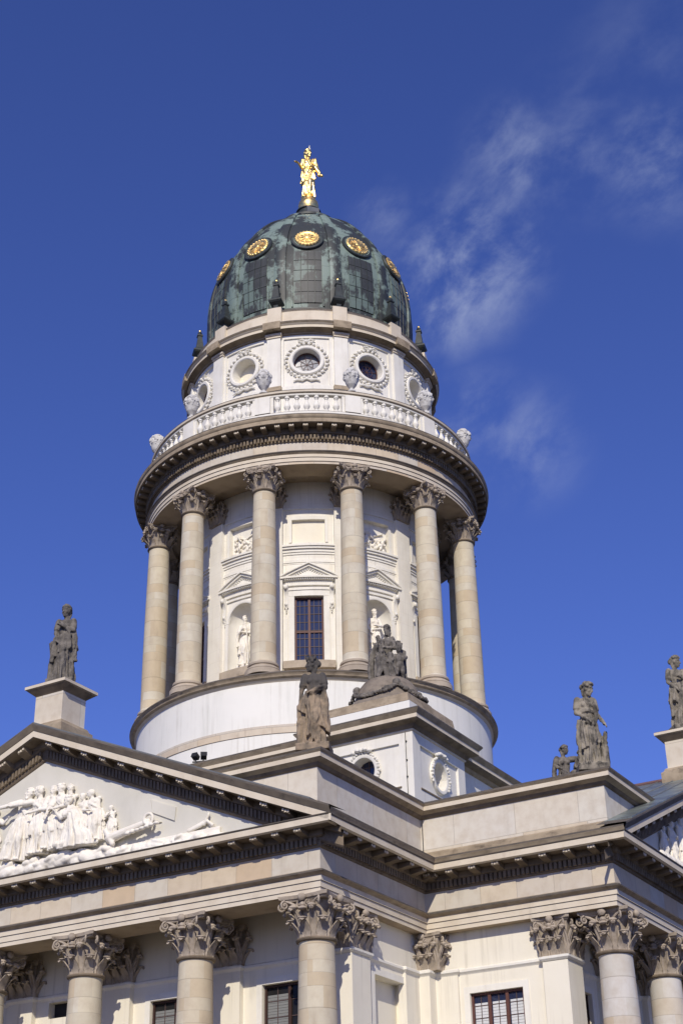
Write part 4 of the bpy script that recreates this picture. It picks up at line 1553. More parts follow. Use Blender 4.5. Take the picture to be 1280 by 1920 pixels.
ac.lathe([(6.95, 50.18), (7.08, 50.24), (7.10, 50.30), (7.34, 50.40), (7.46, 50.42), (7.46, 50.58), (7.56, 50.66), (7.62, 50.74), (7.60, 50.80), (6.95, 51.0), (6.93, 51.05), (6.93, 51.9), (6.98, 51.94), (6.98, 52.02), (6.0, 52.12)], 144, cap=False,
         mats=['bed', 'trim', 'bed', 'bed', 'fascia', 'fascia', 'trim', 'lip', 'lip', 'lip', 'fascia', 'fascia', 'lip', 'trim'])
ac.mat('fascia')
f2_ = cmap(6.93)
for a in range(0, 360, 30):
    bar(ac, f2_, rd(a + 15.4 - 3.3), rd(a + 15.4 + 3.3), 50.9, 52.18, -0.16, 0.4, 2)
    ac.mat('trim')
    bar(ac, cmap(7.46), rd(a + 15.4 - 3.8), rd(a + 15.4 + 3.8), 50.40, 50.86, -0.16, 0.2, 2)
    ac.mat('fascia')
part('attic_cornice', ac, church, True)
for bay in (-60, -30, 0, 30, 60, 90, 120):
    wr = MB().mat('white')
    fa = cmap(RA)
    ringbar(wr, fa, rd(bay), 48.52, [(0.0, 0.10), (0.0, -0.02), (0.05, -0.07), (0.17, -0.07), (0.22, -0.02), (0.22, 0.10)], 0.76 / RA * RA, 0.74, 40, 1 / RA)
    # husk wreath: separate buds round the ring
    for i in range(26):
        t = 2 * pi * i / 26
        wr.ball(fa(rd(bay) + 1.13 * cos(t) / RA, 48.52 + 1.10 * sin(t), 0.02), (0.10, 0.10, 0.085), None, 7, 5)
        wr.ball(fa(rd(bay) + 1.21 * cos(t + .08) / RA, 48.52 + 1.18 * sin(t + .08), 0.04), (0.06, 0.06, 0.05), None, 6, 4)
    for sx in (-1, 1):
        pts = [fa(rd(bay) + sx * q_[0] / RA, q_[1], -0.02) for q_ in ((0, 49.72), (0.22, 49.86), (0.42, 49.80), (0.30, 49.68), (0.05, 49.72))]
        wr.tube(pts, [0.05, 0.065, 0.065, 0.055, 0.045], 6)
        pts = [fa(rd(bay) + sx * q_[0] / RA, q_[1], 0.0) for q_ in ((0.0, 47.32), (0.25, 47.22), (0.5, 47.27), (0.72, 47.2))]
        wr.tube(pts, [0.05, 0.075, 0.06, 0.04], 6)
    wr.ball(fa(rd(bay), 49.74, -0.04), 0.10, None, 8, 5)
    part('wreath', wr, at_o, True)
    if bay in (30, 60, -30):
        gl = MB().mat('skyglass' if bay == 30 else 'glass')
        bar(gl, ca, rd(bay) - 0.79 / RA, rd(bay) + 0.79 / RA, 47.76, 49.28, 0.46, 0.50, 1)
        gl.mat('frame')
        for i in range(4):
            t = pi * i / 4 + 0.2
            p0 = ca(rd(bay) + 0.78 * cos(t) / RA, 48.52 + 0.75 * sin(t), 0.44)
            p1 = ca(rd(bay) - 0.78 * cos(t) / RA, 48.52 - 0.75 * sin(t), 0.42)
            gl.tube([p0, p1], 0.013, 5)
        for rr in (0.35, 0.70):
            ringp = [ca(rd(bay) + rr * cos(2 * pi * i / 24) / RA, 48.52 + rr * sin(2 * pi * i / 24), 0.42) for i in range(25)]
            gl.tube(ringp, 0.012 if rr < 0.5 else 0.03, 5)
        part('oculus_pane', gl, at_o)

# ------------------------------------------------------------------ dome
RD, ZD, HD, ND = 6.15, 55.0, 7.0, 2.2


def dome_r(z_):
    if z_ <= ZD:
        return RD - 0.10 * (ZD - z_) / 3
    if z_ > 60.0:
        pts = ((60.0, 4.58), (60.6, 4.22), (61.2, 3.78), (61.8, 3.26), (62.4, 2.58), (63.0, 1.72), (63.6, 1.2))
        for (a, ra), (c_, rc) in zip(pts[:-1], pts[1:]):
            if z_ <= c_:
                return ra + (rc - ra) * (z_ - a) / (c_ - a)
        return 1.5
    t = min(1, (z_ - ZD) / HD)
    return RD * (1 - t ** ND) ** (1 / ND)


zs = [52.0, 52.4, 52.8, 53.5, 54.2] + [ZD + 0.25 * i for i in range(33)]
dm = MB().mat('copper')
dm.mat('rib').lathe([(dome_r(z_) + (0.12 if z_ < 52.7 else 0), z_) for z_ in zs], 120, cap=False)
dome = part('dome', dm, church, True, label='dome of patchy green and black copper sheets')
rb_ = MB().mat('rib')
rings = []
for z_ in zs:
    r_ = dome_r(z_)
    hw = 0.36 * (0.35 + 0.65 * r_ / RD)
    a = hw / max(r_, 0.5)
    ring = []
    for t, e in ((-1, -0.03), (-0.96, 0.08), (-0.7, 0.12), (0, 0.13), (0.7, 0.12), (0.96, 0.08), (1, -0.03)):
        q = (r_ + e)
        ring.append((q * sin(a * t), -q * cos(a * t), z_ + e * 0.5))
    rings.append(ring)
rb_.loft(rings, False, False)
rib_me = rb_.mesh('rib', True)
for a in range(0, 360, 30):
    link('rib', rib_me, dome, (0, 0, 0), rd(a + 15.8))
# raised sheet panels between the ribs
pn_ = MB().mat('copper')
for (sa, z0_, z1_) in ((7.4, 53.05, 56.75),):
    zz_list = [z0_ + (z1_ - z0_) * i / 10 for i in range(11)]
    rows = []
    for e in (0.0, 0.055):
        for zq in (zz_list if e else (z0_,)):
            pass
    gridp = [[((dome_r(zq) + 0.05) * sin(rd(sa) * t), -(dome_r(zq) + 0.05) * cos(rd(sa) * t), zq) for t in (-1, -.75, -.5, -.25, 0, .25, .5, .75, 1)] for zq in zz_list]
    pn_.loft(gridp, False, False)
    # rim
    rim = [gridp[0][i] for i in range(9)] + [gridp[j_][8] for j_ in range(1, 11)] + [gridp[10][i] for i in range(7, -1, -1)] + [gridp[j_][0] for j_ in range(9, 0, -1)]
    inn = []
    for p_ in rim:
        v_ = Vector((p_[0], p_[1], 0))
        l_ = v_.length
        inn.append((p_[0] * (l_ - 0.07) / l_, p_[1] * (l_ - 0.07) / l_, p_[2]))
    pn_.loft([rim, inn], True, False)
pn_.mat('finial')
for u_ in (-0.5, 0.0, 0.5):       # standing seams
    pn_.tube([((dome_r(zq) + 0.06) * sin(rd(7.4) * u_), -(dome_r(zq) + 0.06) * cos(rd(7.4) * u_), zq) for zq in zz_list], 0.022, 5)
for zq in (53.8, 54.55, 55.3, 56.05):
    pn_.tube([((dome_r(zq) + 0.055) * sin(rd(7.4) * t), -(dome_r(zq) + 0.055) * cos(rd(7.4) * t), zq) for t in (-1, -.5, 0, .5, 1)], 0.016, 5)
panel_me = pn_.mesh('sheet_panel', True)
for a in range(-90, 181, 30):
    link('sheet_panel', panel_me, dome, (0, 0, 0), rd(a + 0.8))
# skirt panels at the foot, and the raised frames
sk = MB().mat('finial')
sk.lathe([(RD - 0.1, 52.48), (RD + 0.16, 52.5), (RD + 0.16, 52.60), (RD - 0.1, 52.66)], 120, cap=False)
for a in range(0, 360, 30):
    sk.mat('rib')
    for s in (-8.8, 8.0):
        bar(sk, cmap(RD - 0.03), rd(a + 0.8 + s), rd(a + 0.8 + s + 0.8), 52.8, 55.0, -0.05, 0.05, 1)
    sk.mat('finial')
part('dome_skirt', sk, dome)

# medallions
zm = 57.82
rm_ = dome_r(zm)
slope = atan2(dome_r(zm - 0.3) - dome_r(zm + 0.3), 0.6)
md = MB().mat('finial')
ap = [(0.0, -0.10), (1.0, -0.10), (1.02, 0.05), (0.98, 0.12), (0.85, 0.14), (0.80, 0.10), (0.0, 0.10)]
md.lathe([(r_, z_) for r_, z_ in reversed(ap)], 32, cap=False, mats=['rib', 'rib', 'finial', 'finial', 'finial', 'finial'])
base_m = md.mesh('medallion_ring', True)
gd = MB().mat('dullgold')
gd.lathe([(0.74, 0.08), (0.76, 0.16), (0.70, 0.24), (0.60, 0.26), (0.52, 0.22), (0.30, 0.24), (0.0, 0.27)], 32, cap=False)
for i in range(20):
    t = 2 * pi * i / 20
    gd.ball((0.68 * cos(t), 0.68 * sin(t), 0.22), (0.085, 0.085, 0.07), None, 7, 5)
rnd = random.Random(3)
for i in range(10):
    t = 2 * pi * i / 10
    gd.capsule((0.16 * cos(t), 0.16 * sin(t), 0.27), (0.45 * cos(t), 0.45 * sin(t), 0.25), 0.075, 0.04, None, 6)
gd.ball((0, 0, 0.27), (0.20, 0.17, 0.12), None, 10, 6)
gold_m = gd.mesh('medallion', True)
for a in (-90, -60, -30, 0, 30, 60, 90, 120, 150):
    rot = Matrix.Rotation(rd(a + 0.6), 4, 'Z') @ TR(0, -rm_, zm) @ Matrix.Rotation(pi / 2 - slope, 4, 'X')
    o1 = link('medallion', gold_m, dome)
    o1.matrix_local = rot @ Matrix.Diagonal((0.95, 0.95, 0.66, 1))
    o2 = link('ring', base_m, o1)
# collar and pedestal of the gilded statue
cr_ = MB()
cr_.lathe([(1.70, 62.90), (1.92, 63.02), (1.94, 63.16), (1.80, 63.26), (1.50, 63.32), (1.05, 63.56), (0.85, 63.92), (0.74, 64.25), (0.72, 64.50), (0.80, 64.54), (0.80, 64.60), (0.4, 64.64)], 40, cap=False,
          mats=['rib', 'finial', 'finial', 'finial', 'finial', 'finial', 'finial', 'finial', 'finial', 'finial', 'finial'])
cr_.mat('roof')
cr_.box(-0.40, 0.40, -0.84, 0.84, 63.45, 64.46, RZ(rd(52)))
part('collar', cr_, dome, True)

# finials on the attic cornice
fn = MB().mat('finial')
fn.box(-0.24, 0.24, -0.24, 0.24, 0, 0.12)
fn.sweep([(-0.2, -0.2), (0.2, -0.2), (0.2, 0.2), (-0.2, 0.2)], [(-0.19, 0.12), (-0.02, 0.12), (-0.10, 0.22), (-0.08, 0.34), (0.08, 0.46), (0.14, 0.54), (0.14, 0.62), (0.07, 0.68), (0.03, 0.72), (0.0, 0.80), (-0.09, 1.56), (-0.05, 1.60), (-0.05, 1.68), (-0.19, 1.72)])
fn.ball((0, 0, 1.80), 0.12, None, 8, 6)
fin_me = fn.mesh('obelisk_finial')
tip = MB().mat('gold')
tip.ball((0, 0, 1.94), (0.075, 0.075, 0.09), None, 8, 6)
tip_me = tip.mesh('gilt_tip', True)
FL = {-45: 'black obelisk finial at the far left edge of the cornice below the dome', -15: 'black obelisk finial, second from left on the cornice below the dome',
      15: 'black obelisk finial left of the middle, over the pier between blind and glazed round windows', 45: 'black obelisk finial on the cornice between the two glazed round windows',
      75: 'black obelisk finial second from right on the cornice below the dome', 105: 'black obelisk finial standing against the sky at the right of the dome'}
for a, lb in FL.items():
    o = thing('obelisk_finial', lb, 'finial', az(a + 0.5, 6.72, 52.17), rd(a + 0.5), 'black obelisks round the foot of the dome', fin_me)
    o.scale = (1.1, 1.1, 1.1)
    link('tip', tip_me, o)

# ------------------------------------------------------------------ urns with masks
ub = MB().mat('urnstone')
ub.lathe([(0.30, 0.0), (0.30, 0.10), (0.17, 0.16), (0.13, 0.28), (0.20, 0.36), (0.36, 0.55), (0.47, 0.85), (0.50, 1.10), (0.44, 1.35), (0.36, 1.50), (0.40, 1.58), (0.30, 1.70), (0.10, 1.78)], 24)
ub.mat('urnstone')
rnd = random.Random(11)
for s in range(3):            # mask heads with curls round the shoulder
    Rr = RZ(2 * pi * s / 3)
    ub.ball((0, -0.42, 1.12), (0.21, 0.16, 0.27), Rr, 10, 7)
    ub.ball((0, -0.58, 1.10), (0.05, 0.06, 0.08), Rr, 6, 5)
    ub.capsule((-0.07, -0.55, 0.99), (0.07, -0.55, 0.99), 0.035, 0.035, Rr, 6)
    for sx in (-1, 1):
        ub.ball((sx * 0.08, -0.55, 1.19), (0.05, 0.03, 0.03), Rr, 6, 4)
    for i in range(9):
        t = pi * i / 8
        ub.ball((0.27 * cos(t), -0.44, 1.24 + 0.24 * sin(t)), 0.10 + rnd.uniform(-.02, .02), Rr, 7, 5)
        ub.ball((0.36 * cos(t), -0.34, 1.20 + 0.32 * sin(t)), 0.10 + rnd.uniform(-.02, .02), Rr, 7, 5)
    for sx in (-1, 1):
        ub.ball((sx * 0.27, -0.40, 1.05), 0.09, Rr, 7, 5)
        ub.ball((sx * 0.25, -0.40, 0.92), 0.07, Rr, 7, 5)
urn_me = remesh(ub, 'stone_urn', 0.026, 0, 'urnstone')
UL = {-45: 'grey mask urn standing at the far left end of the round balustrade', -15: 'grey mask urn on the balustrade in front of the shaded left oval window',
      15: 'grey mask urn beside the blind round niche, left of the middle', 45: 'grey mask urn between the two glazed round windows',
      75: 'grey mask urn in front of the rightmost blind round window', 105: 'grey mask urn at the far right end of the balustrade against the sky'}
for a, lb in UL.items():
    thing('stone_urn', lb, 'urn', az(a + 0.6, 8.95, 45.255), rd(a + 0.6 + (a % 40)), 'mask urns on the round balustrade', urn_me).scale = (0.76, 0.76, 0.86)
#@@FIGURES
# ================================================================== figures
def head(mb, c, yaw=0.0, pitch=0.0, hair='bun', s=1.0, roll=0.0):
    """head with face; c = centre of the skull, front = -Y"""
    T = TR(*c) @ RZ(radians(yaw)) @ Matrix.Rotation(radians(pitch), 4, 'X') @ Matrix.Rotation(radians(roll), 4, 'Y') @ Matrix.Scale(s, 4)
    mb.ball((0, 0, 0.015), (0.082, 0.100, 0.108), T, 14, 10)
    mb.ball((0, -0.030, -0.055), (0.060, 0.066, 0.070), T, 12, 8)
    mb.ball((0, -0.078, -0.105), (0.026, 0.022, 0.02), T, 8, 5)            # chin
    mb.capsule((0, -0.092, 0.025), (0, -0.118, -0.030), 0.013, 0.019, T, 8)  # nose
    mb.capsule((-0.055, -0.082, 0.038), (0.055, -0.082, 0.038), 0.016, 0.016, T, 8)  # brow
    mb.capsule((-0.024, -0.092, -0.068), (0.024, -0.092, -0.068), 0.013, 0.013, T, 8)  # mouth
    for sx in (-1, 1):
        mb.ball((sx * 0.042, -0.066, -0.030), (0.028, 0.026, 0.026), T, 8, 5)
        mb.ball((sx * 0.080, 0.0, -0.01), (0.014, 0.026, 0.036), T, 8, 5)
    rnd = random.Random(int(yaw * 7 + pitch * 3) + len(hair))
    if hair in ('bun', 'crown', 'helmet'):
        for i in range(26):
            a = rnd.uniform(0.15, 2 * pi - 0.15) - pi / 2
            e = rnd.uniform(0.05, 1.2)
            x_, y_, z_ = 0.092 * cos(a) * cos(e), 0.112 * sin(a) * cos(e), 0.03 + 0.108 * sin(e)
            if y_ < -0.05 and z_ < 0.085:
                continue
            mb.ball((x_, y_, z_), (0.033, 0.034, 0.03), T, 7, 5)
        mb.ball((0, 0.125, 0.02), (0.06, 0.055, 0.06), T, 10, 6)
        mb.capsule((-0.06, 0.08, -0.05), (-0.055, 0.05, -0.14), 0.028, 0.018, T, 8)
        mb.capsule((0.06, 0.08, -0.05), (0.055, 0.05, -0.14), 0.028, 0.018, T, 8)
        for i in range(11):       # wreath
            a = pi * i / 10
            mb.ball((0.092 * cos(a), -0.088 * sin(a) + 0.015, 0.078 + 0.02 * sin(a)), 0.023, T, 7, 5)
    if hair == 'crown':
        for i in range(7):
            a = pi * (i - 1) / 5
            mb.capsule((0.085 * cos(a), -0.085 * sin(a), 0.09), (0.115 * cos(a), -0.12 * sin(a), 0.155), 0.022, 0.014, T, 6)
    if hair in ('short', 'beard'):
        for i in range(30):
            a = rnd.uniform(0, 2 * pi)
            e = rnd.uniform(0.0, 1.4)
            x_, y_, z_ = 0.088 * cos(a) * cos(e), 0.104 * sin(a) * cos(e), 0.025 + 0.108 * sin(e)
            if y_ < -0.055 and z_ < 0.08:
                continue
            mb.ball((x_, y_, z_), 0.027, T, 7, 5)
    if hair == 'beard':
        for i in range(14):
            mb.ball((rnd.uniform(-.05, .05), -0.075 + rnd.uniform(-.02, .02), -0.11 - rnd.uniform(0, .09)), 0.028, T, 7, 5)
    if hair == 'veil':
        mb.ball((0, 0.025, 0.02), (0.105, 0.115, 0.122), T, 12, 8)


def hand(mb, w, d, r=0.036, side=1, curl=0.5):
    """hand at wrist w pointing along d: palm, four fingers, thumb"""
    w, d = Vector(w), Vector(d).normalized()
    ref = Vector((0, 0, 1)) if abs(d.z) < 0.8 else Vector((0, -1, 0))
    s = d.cross(ref).normalized()
    n_ = s.cross(d).normalized()
    palm = w + d * 0.055
    mb.capsule(w, w + d * 0.075, r * 0.95, r * 0.9, None, 8)
    mb.capsule(palm - s * 0.022, palm + s * 0.022, r * 0.72, r * 0.72, None, 8)
    for i, (o, L) in enumerate(((-0.032, 0.062), (-0.011, 0.075), (0.011, 0.071), (0.032, 0.054))):
        a = w + d * 0.085 + s * o
        k = a + d * L * 0.55 - n_ * L * 0.12 * curl
        t = k + d * L * (0.5 - 0.25 * curl) - n_ * L * 0.5 * curl
        mb.capsule(a, k, 0.0125, 0.011, None, 6)
        mb.capsule(k, t, 0.011, 0.009, None, 6)
    a = w + d * 0.03 - s * side * 0.03
    k = a + d * 0.04 - s * side * 0.03
    mb.capsule(a, k, 0.015, 0.013, None, 6)
    mb.capsule(k, k + d * 0.035 - s * side * 0.006, 0.012, 0.010, None, 6)


def arm(mb, sh, el, wr, ru=0.062, rf=0.050, sleeve=True, side=1, curl=0.5, hdir=None):
    sh, el, wr = Vector(sh), Vector(el), Vector(wr)
    mb.capsule(sh, el, ru * 1.12, ru * 0.88)
    mb.capsule(el, wr, rf * 1.05, rf * 0.68)
    if sleeve:
        m = sh.lerp(el, 0.62)
        mb.capsule(sh + Vector((0, 0, 0.01)), m, ru * 1.38, ru * 1.35)
        for k in range(3):
            p = sh.lerp(el, 0.18 + 0.2 * k)
            mb.ball(p + Vector((0, 0, -0.02)), (ru * 1.5, ru * 1.5, 0.022), None, 10, 5)
    hand(mb, wr, (hdir if hdir is not None else wr - el), 0.036, side, curl)


def cloth(mb, secs, n=72, seed=0, k1=9, k2=15, tilt=(0, 0), amp=1.0, T=None):
    """folded drapery: secs = (z, cx, cy, rx, ry, fold depth)"""
    rnd = random.Random(seed)
    p1, p2, p3, tw = rnd.uniform(0, 6.3), rnd.uniform(0, 6.3), rnd.uniform(0, 6.3), rnd.uniform(-1.1, 1.1)
    fine = []
    for a, b_ in zip(secs[:-1], secs[1:]):
        m = max(2, int(abs(a[0] - b_[0]) / 0.045))
        for i in range(m):
            t = i / m
            s = t * t * (3 - 2 * t) * 0.5 + t * 0.5
            fine.append([x_ + (y_ - x_) * (s if q else t) for q, (x_, y_) in enumerate(zip(a, b_))])
    fine.append(list(secs[-1]))
    z0_, z1_ = fine[0][0], fine[-1][0]
    rings = []
    for z_, cx, cy, rx, ry, f_ in fine:
        t = (z_ - z0_) / ((z1_ - z0_) or 1)
        ring = []
        for i in range(n):
            a = 2 * pi * i / n
            w = 0.95 * abs(sin((k1 * a + p1 + tw * t * 2) * 0.5)) ** 0.7 + 0.40 * sin(k2 * a + p2 - tw * t * 3) + 0.35 * sin(3 * a + p3 + t * 3)
            w = (w - 0.62) * f_ * amp * 1.7
            x_, y_ = cx + (rx + w) * cos(a), cy + (ry + w) * sin(a)
            ring.append((x_, y_, z_ + tilt[0] * x_ + tilt[1] * y_))
        rings.append(ring)
    mb.loft(rings, True, True, T)


def roll(mb, pts, r=0.045, seed=0, n=5):
    """a bunch of cloth rolled along a line"""
    rnd = random.Random(seed)
    P_ = [Vector(p) for p in pts]
    for k in range(n):
        o = Vector((rnd.uniform(-1, 1), rnd.uniform(-1, 1), rnd.uniform(-1, 1))) * r * 0.8
        mb.tube([p + o * (0.6 + 0.5 * sin(i * 1.3 + k)) for i, p in enumerate(P_)], [r * rnd.uniform(.55, .8)] * len(P_), 8)


def torso(mb, sway=0.0, wide=1.0, lean=0.0, bare=False, z_hip=0.95, seed=0):
    secs = [(z_hip - 0.08, sway, 0.0, 0.185 * wide, 0.15, 0.012), (1.10, sway * 0.7, lean * 0.2, 0.150 * wide, 0.118, 0.008), (1.22, sway * 0.4, lean * 0.5, 0.165 * wide, 0.125, 0.012),
            (1.34, sway * 0.1, lean * 0.8, 0.185 * wide, 0.130, 0.012), (1.43, 0, lean, 0.175 * wide, 0.105, 0.008), (1.475, 0, lean, 0.11 * wide, 0.075, 0.003)]
    cloth(mb, secs, 48, seed, 11, 17, amp=0.25 if bare else 1.0)
    mb.capsule((0, lean, 1.43), (0, lean - 0.015, 1.57), 0.062, 0.052)
    for sx in (-1, 1):
        mb.ball((sx * 0.175 * wide, lean, 1.425), (0.075, 0.075, 0.07), None, 10, 7)
        mb.ball((sx * 0.072, lean - 0.095, 1.315), (0.062, 0.052, 0.058), None, 10, 7)


def skirt(mb, sway=0.0, seed=1, spread=1.0, knee=(0.07, -0.05), deep=1.0, z_top=1.02):
    secs = [(z_top, sway, 0, 0.175, 0.145, 0.015), (0.90, sway, 0, 0.205, 0.175, 0.02), (0.62, sway * 0.5 + knee[0] * 0.4, knee[1] * 0.5, 0.205 * spread, 0.185, 0.035 * deep), (0.35, 0.01, 0, 0.215 * spread, 0.19, 0.045 * deep),
            (0.10, 0, 0.01, 0.245 * spread, 0.21, 0.05 * deep), (0.02, 0, 0.01, 0.265 * spread, 0.225, 0.04 * deep)]
    cloth(mb, secs, 84, seed, 10, 17)
    mb.capsule((sway + knee[0], -0.09, 0.88), (knee[0] * 1.2, -0.155 + knee[1], 0.53), 0.095, 0.085)
    mb.capsule((knee[0] * 1.2, -0.155 + knee[1], 0.53), (knee[0] * 1.1, -0.13, 0.16), 0.082, 0.06)
    for sx in (-1, 1):
        mb.capsule((sx * 0.10 + 0.02, -0.16, 0.045), (sx * 0.12 + 0.02, -0.29, 0.03), 0.045, 0.036)


def overmantle(mb, seed=3, tilt=0.55, z0=1.03, z1=0.52, sway=0.0, grow=1.12, flare=0.05):
    secs = [(z0, sway, 0, 0.19 * grow, 0.16 * grow, 0.015), (z0 - 0.12, sway, 0, 0.215 * grow, 0.18 * grow, 0.025), ((z0 + z1) / 2, sway * 0.6, -0.01, (0.22 + flare / 2) * grow, 0.195 * grow, 0.035), (z1, 0.01, 0, (0.225 + flare) * grow, 0.205 * grow, 0.05)]
    cloth(mb, secs, 72, seed, 8, 13, (tilt, 0.0))


def slab(mb, rx=0.33, ry=0.30, h=0.09):
    mb.box(-rx, rx, -ry, ry, -h, 0.03)


def drape(me, scale, seed, amp=0.020, top=1.44, full=0.9, low=0.04):
    """carves folds into the robe: ridged noise, steep below the hips and slanting across the body"""
    from mathutils import noise
    off = Vector((seed * 3.7, seed * 1.3, seed * 2.1))
    sl = 0.55 if seed % 2 else -0.55
    nrm = [v.normal.copy() for v in me.vertices]
    for v, n_ in zip(me.vertices, nrm):
        p = v.co / scale
        if p.z > top or p.z < low:
            continue
        w = min(1.0, (top - p.z) / max(0.05, top - full)) * min(1, (p.z - low) / 0.08)
        up = 1.0 if p.z > 0.62 else max(0.0, (p.z - 0.42) / 0.2)
        q = Vector((p.x * 11, p.y * 11, p.z * 0.8 + p.x * 7 * sl * up)) + off
        a = 1 - abs(noise.noise(q)) * 2.4
        b2 = 1 - abs(noise.noise(Vector((p.x * 19, p.y * 19, p.z * (1.2 + 1.5 * up) + p.x * 11 * sl * up)) - off)) * 2.4
        v.co += n_ * ((a * 0.75 + b2 * 0.45 - 0.55) * amp * scale * w)
    me.update()
    return me


def to_statue(mb, name, scale, matk, voxel=0.0135, fold=0.023, top=1.25):
    """joins the primitives to one skin and scales it up"""
    sc = MB()
    sc.merge(mb, Matrix.Diagonal((scale * 0.88, scale * 0.88, scale, 1)))
    sc.ms = [matk]
    sc.mi = [0] * len(sc.f)
    return drape(remesh(sc, name, voxel * scale, 0, matk), scale, len(mb.v) % 13, fold, top)


def newfig():
    return MB().mat('statue')


# ---- woman on the left pediment tip: arms folded, bundle at her right side
f = newfig()
slab(f)
skirt(f, -0.02, 5, 1.0, (0.02, -0.05))
torso(f, -0.03, 0.95, 0, False, 0.95, 2)
overmantle(f, 6, 0.45, 1.12, 0.66, -0.02, 1.06)
arm(f, (0.18, 0, 1.42), (0.225, -0.10, 1.19), (-0.02, -0.20, 1.27), side=-1)
arm(f, (-0.18, 0, 1.42), (-0.235, -0.02, 1.17), (-0.16, -0.17, 0.99), side=1)
roll(f, [(-0.15, 0.02, 1.46), (-0.05, -0.14, 1.34), (0.08, -0.17, 1.2), (0.17, -0.10, 1.05)], 0.042, 1)
roll(f, [(0.19, -0.05, 1.36), (0.24, -0.04, 1.1), (0.245, -0.02, 0.8), (0.27, 0.0, 0.5)], 0.05, 2)
roll(f, [(-0.20, -0.12, 0.98), (-0.24, -0.12, 0.75), (-0.26, -0.10, 0.48)], 0.05, 3)
for i in range(5):        # sheaf at her side
    f.capsule((-0.27, -0.02 + 0.02 * i, 0.50), (-0.36 + 0.04 * i, -0.06 + 0.02 * i, 0.95 - 0.03 * abs(i - 1)), 0.05, 0.035)
f.capsule((-0.27, 0.02, 0.05), (-0.27, 0.0, 0.55), 0.12, 0.09)
head(f, (-0.01, -0.02, 1.665), -18, 0, 'bun', 1.16)
m = to_statue(f, 'stone_statue', 1.96, 'statue')
thing('stone_statue', 'black weathered statue of a robed woman with folded arms on the left pediment tip', 'statue', (-0.12, -19.75, 25.72), radians(24), None, m)

# ---- crowned woman on the parapet corner, tan robe, hand on a tablet
f = newfig()
slab(f, 0.36, 0.30, 0.11)
skirt(f, 0.03, 8, 0.96, (0.05, -0.06), 1.1)
torso(f, 0.03, 1.0, 0, False, 0.95, 4)
overmantle(f, 9, -0.75, 1.02, 0.50, 0.03, 1.10, 0.07)
arm(f, (-0.19, 0, 1.42), (-0.27, 0.0, 1.16), (-0.285, -0.05, 0.91), side=1, curl=0.3)
arm(f, (0.19, 0, 1.42), (0.27, -0.08, 1.17), (0.02, -0.20, 1.08), side=-1)
roll(f, [(-0.17, -0.08, 1.02), (-0.02, -0.20, 1.05), (0.12, -0.19, 1.12), (0.23, -0.08, 1.16)], 0.06, 5, 6)
roll(f, [(0.24, -0.08, 1.1), (0.29, -0.08, 0.85), (0.27, -0.1, 0.55), (0.28, -0.06, 0.35)], 0.05, 6)
roll(f, [(-0.16, -0.10, 1.02), (-0.08, -0.22, 0.8), (-0.03, -0.25, 0.5), (-0.10, -0.22, 0.2)], 0.05, 7)
f.hexa([(-0.37, -0.10, 0.0), (-0.20, -0.12, 0.0), (-0.20, 0.06, 0.0), (-0.37, 0.08, 0.0), (-0.355, -0.08, 0.84), (-0.19, -0.09, 0.90), (-0.19, 0.05, 0.90), (-0.355, 0.06, 0.84)])
head(f, (-0.03, -0.03, 1.665), -72, 2, 'crown', 1.16)
m = to_statue(f, 'stone_statue', 1.93, 'tanstatue')
thing('stone_statue', 'crowned stone woman in tan robe on the parapet corner below the drum window', 'statue', (12.32, -20.02, 20.33), radians(22), None, m)

# ---- woman with bowed head and tree stump on the right parapet corner
f = newfig()
slab(f, 0.34, 0.30, 0.11)
skirt(f, -0.03, 12, 0.98, (0.06, -0.06), 1.1)
torso(f, -0.02, 0.95, 0.0, False, 0.95, 6)
overmantle(f, 14, 0.35, 0.98, 0.42, -0.02, 1.04, 0.03)
arm(f, (-0.19, 0, 1.42), (-0.25, -0.05, 1.15), (-0.05, -0.20, 0.98), side=1)
arm(f, (0.18, 0.02, 1.40), (0.22, -0.02, 1.12), (0.33, -0.12, 0.93), side=-1, curl=0.3)
roll(f, [(0.15, 0, 1.46), (0.19, -0.10, 1.25), (0.20, -0.12, 1.02), (0.12, -0.18, 0.86), (-0.05, -0.19, 0.92)], 0.05, 8)
roll(f, [(-0.16, -0.06, 1.16), (0.0, -0.15, 1.19), (0.15, -0.07, 1.16)], 0.035, 9)
roll(f, [(-0.2, -0.02, 1.0), (-0.23, 0.0, 0.7), (-0.25, 0.0, 0.3), (-0.25, 0.0, 0.05)], 0.055, 10)
f.capsule((0.32, 0.02, 0.02), (0.33, 0.0, 0.45), 0.10, 0.075)
f.capsule((0.33, 0.0, 0.40), (0.37, -0.02, 0.72), 0.065, 0.045)
head(f, (0.06, -0.06, 1.655), 58, 18, 'bun', 1.16)
m = to_statue(f, 'stone_statue', 1.90, 'ochrestatue')
thing('stone_statue', 'stone woman with bowed head beside a tree stump on the right parapet corner', 'statue', (19.85, -12.30, 20.33), radians(30), None, m)

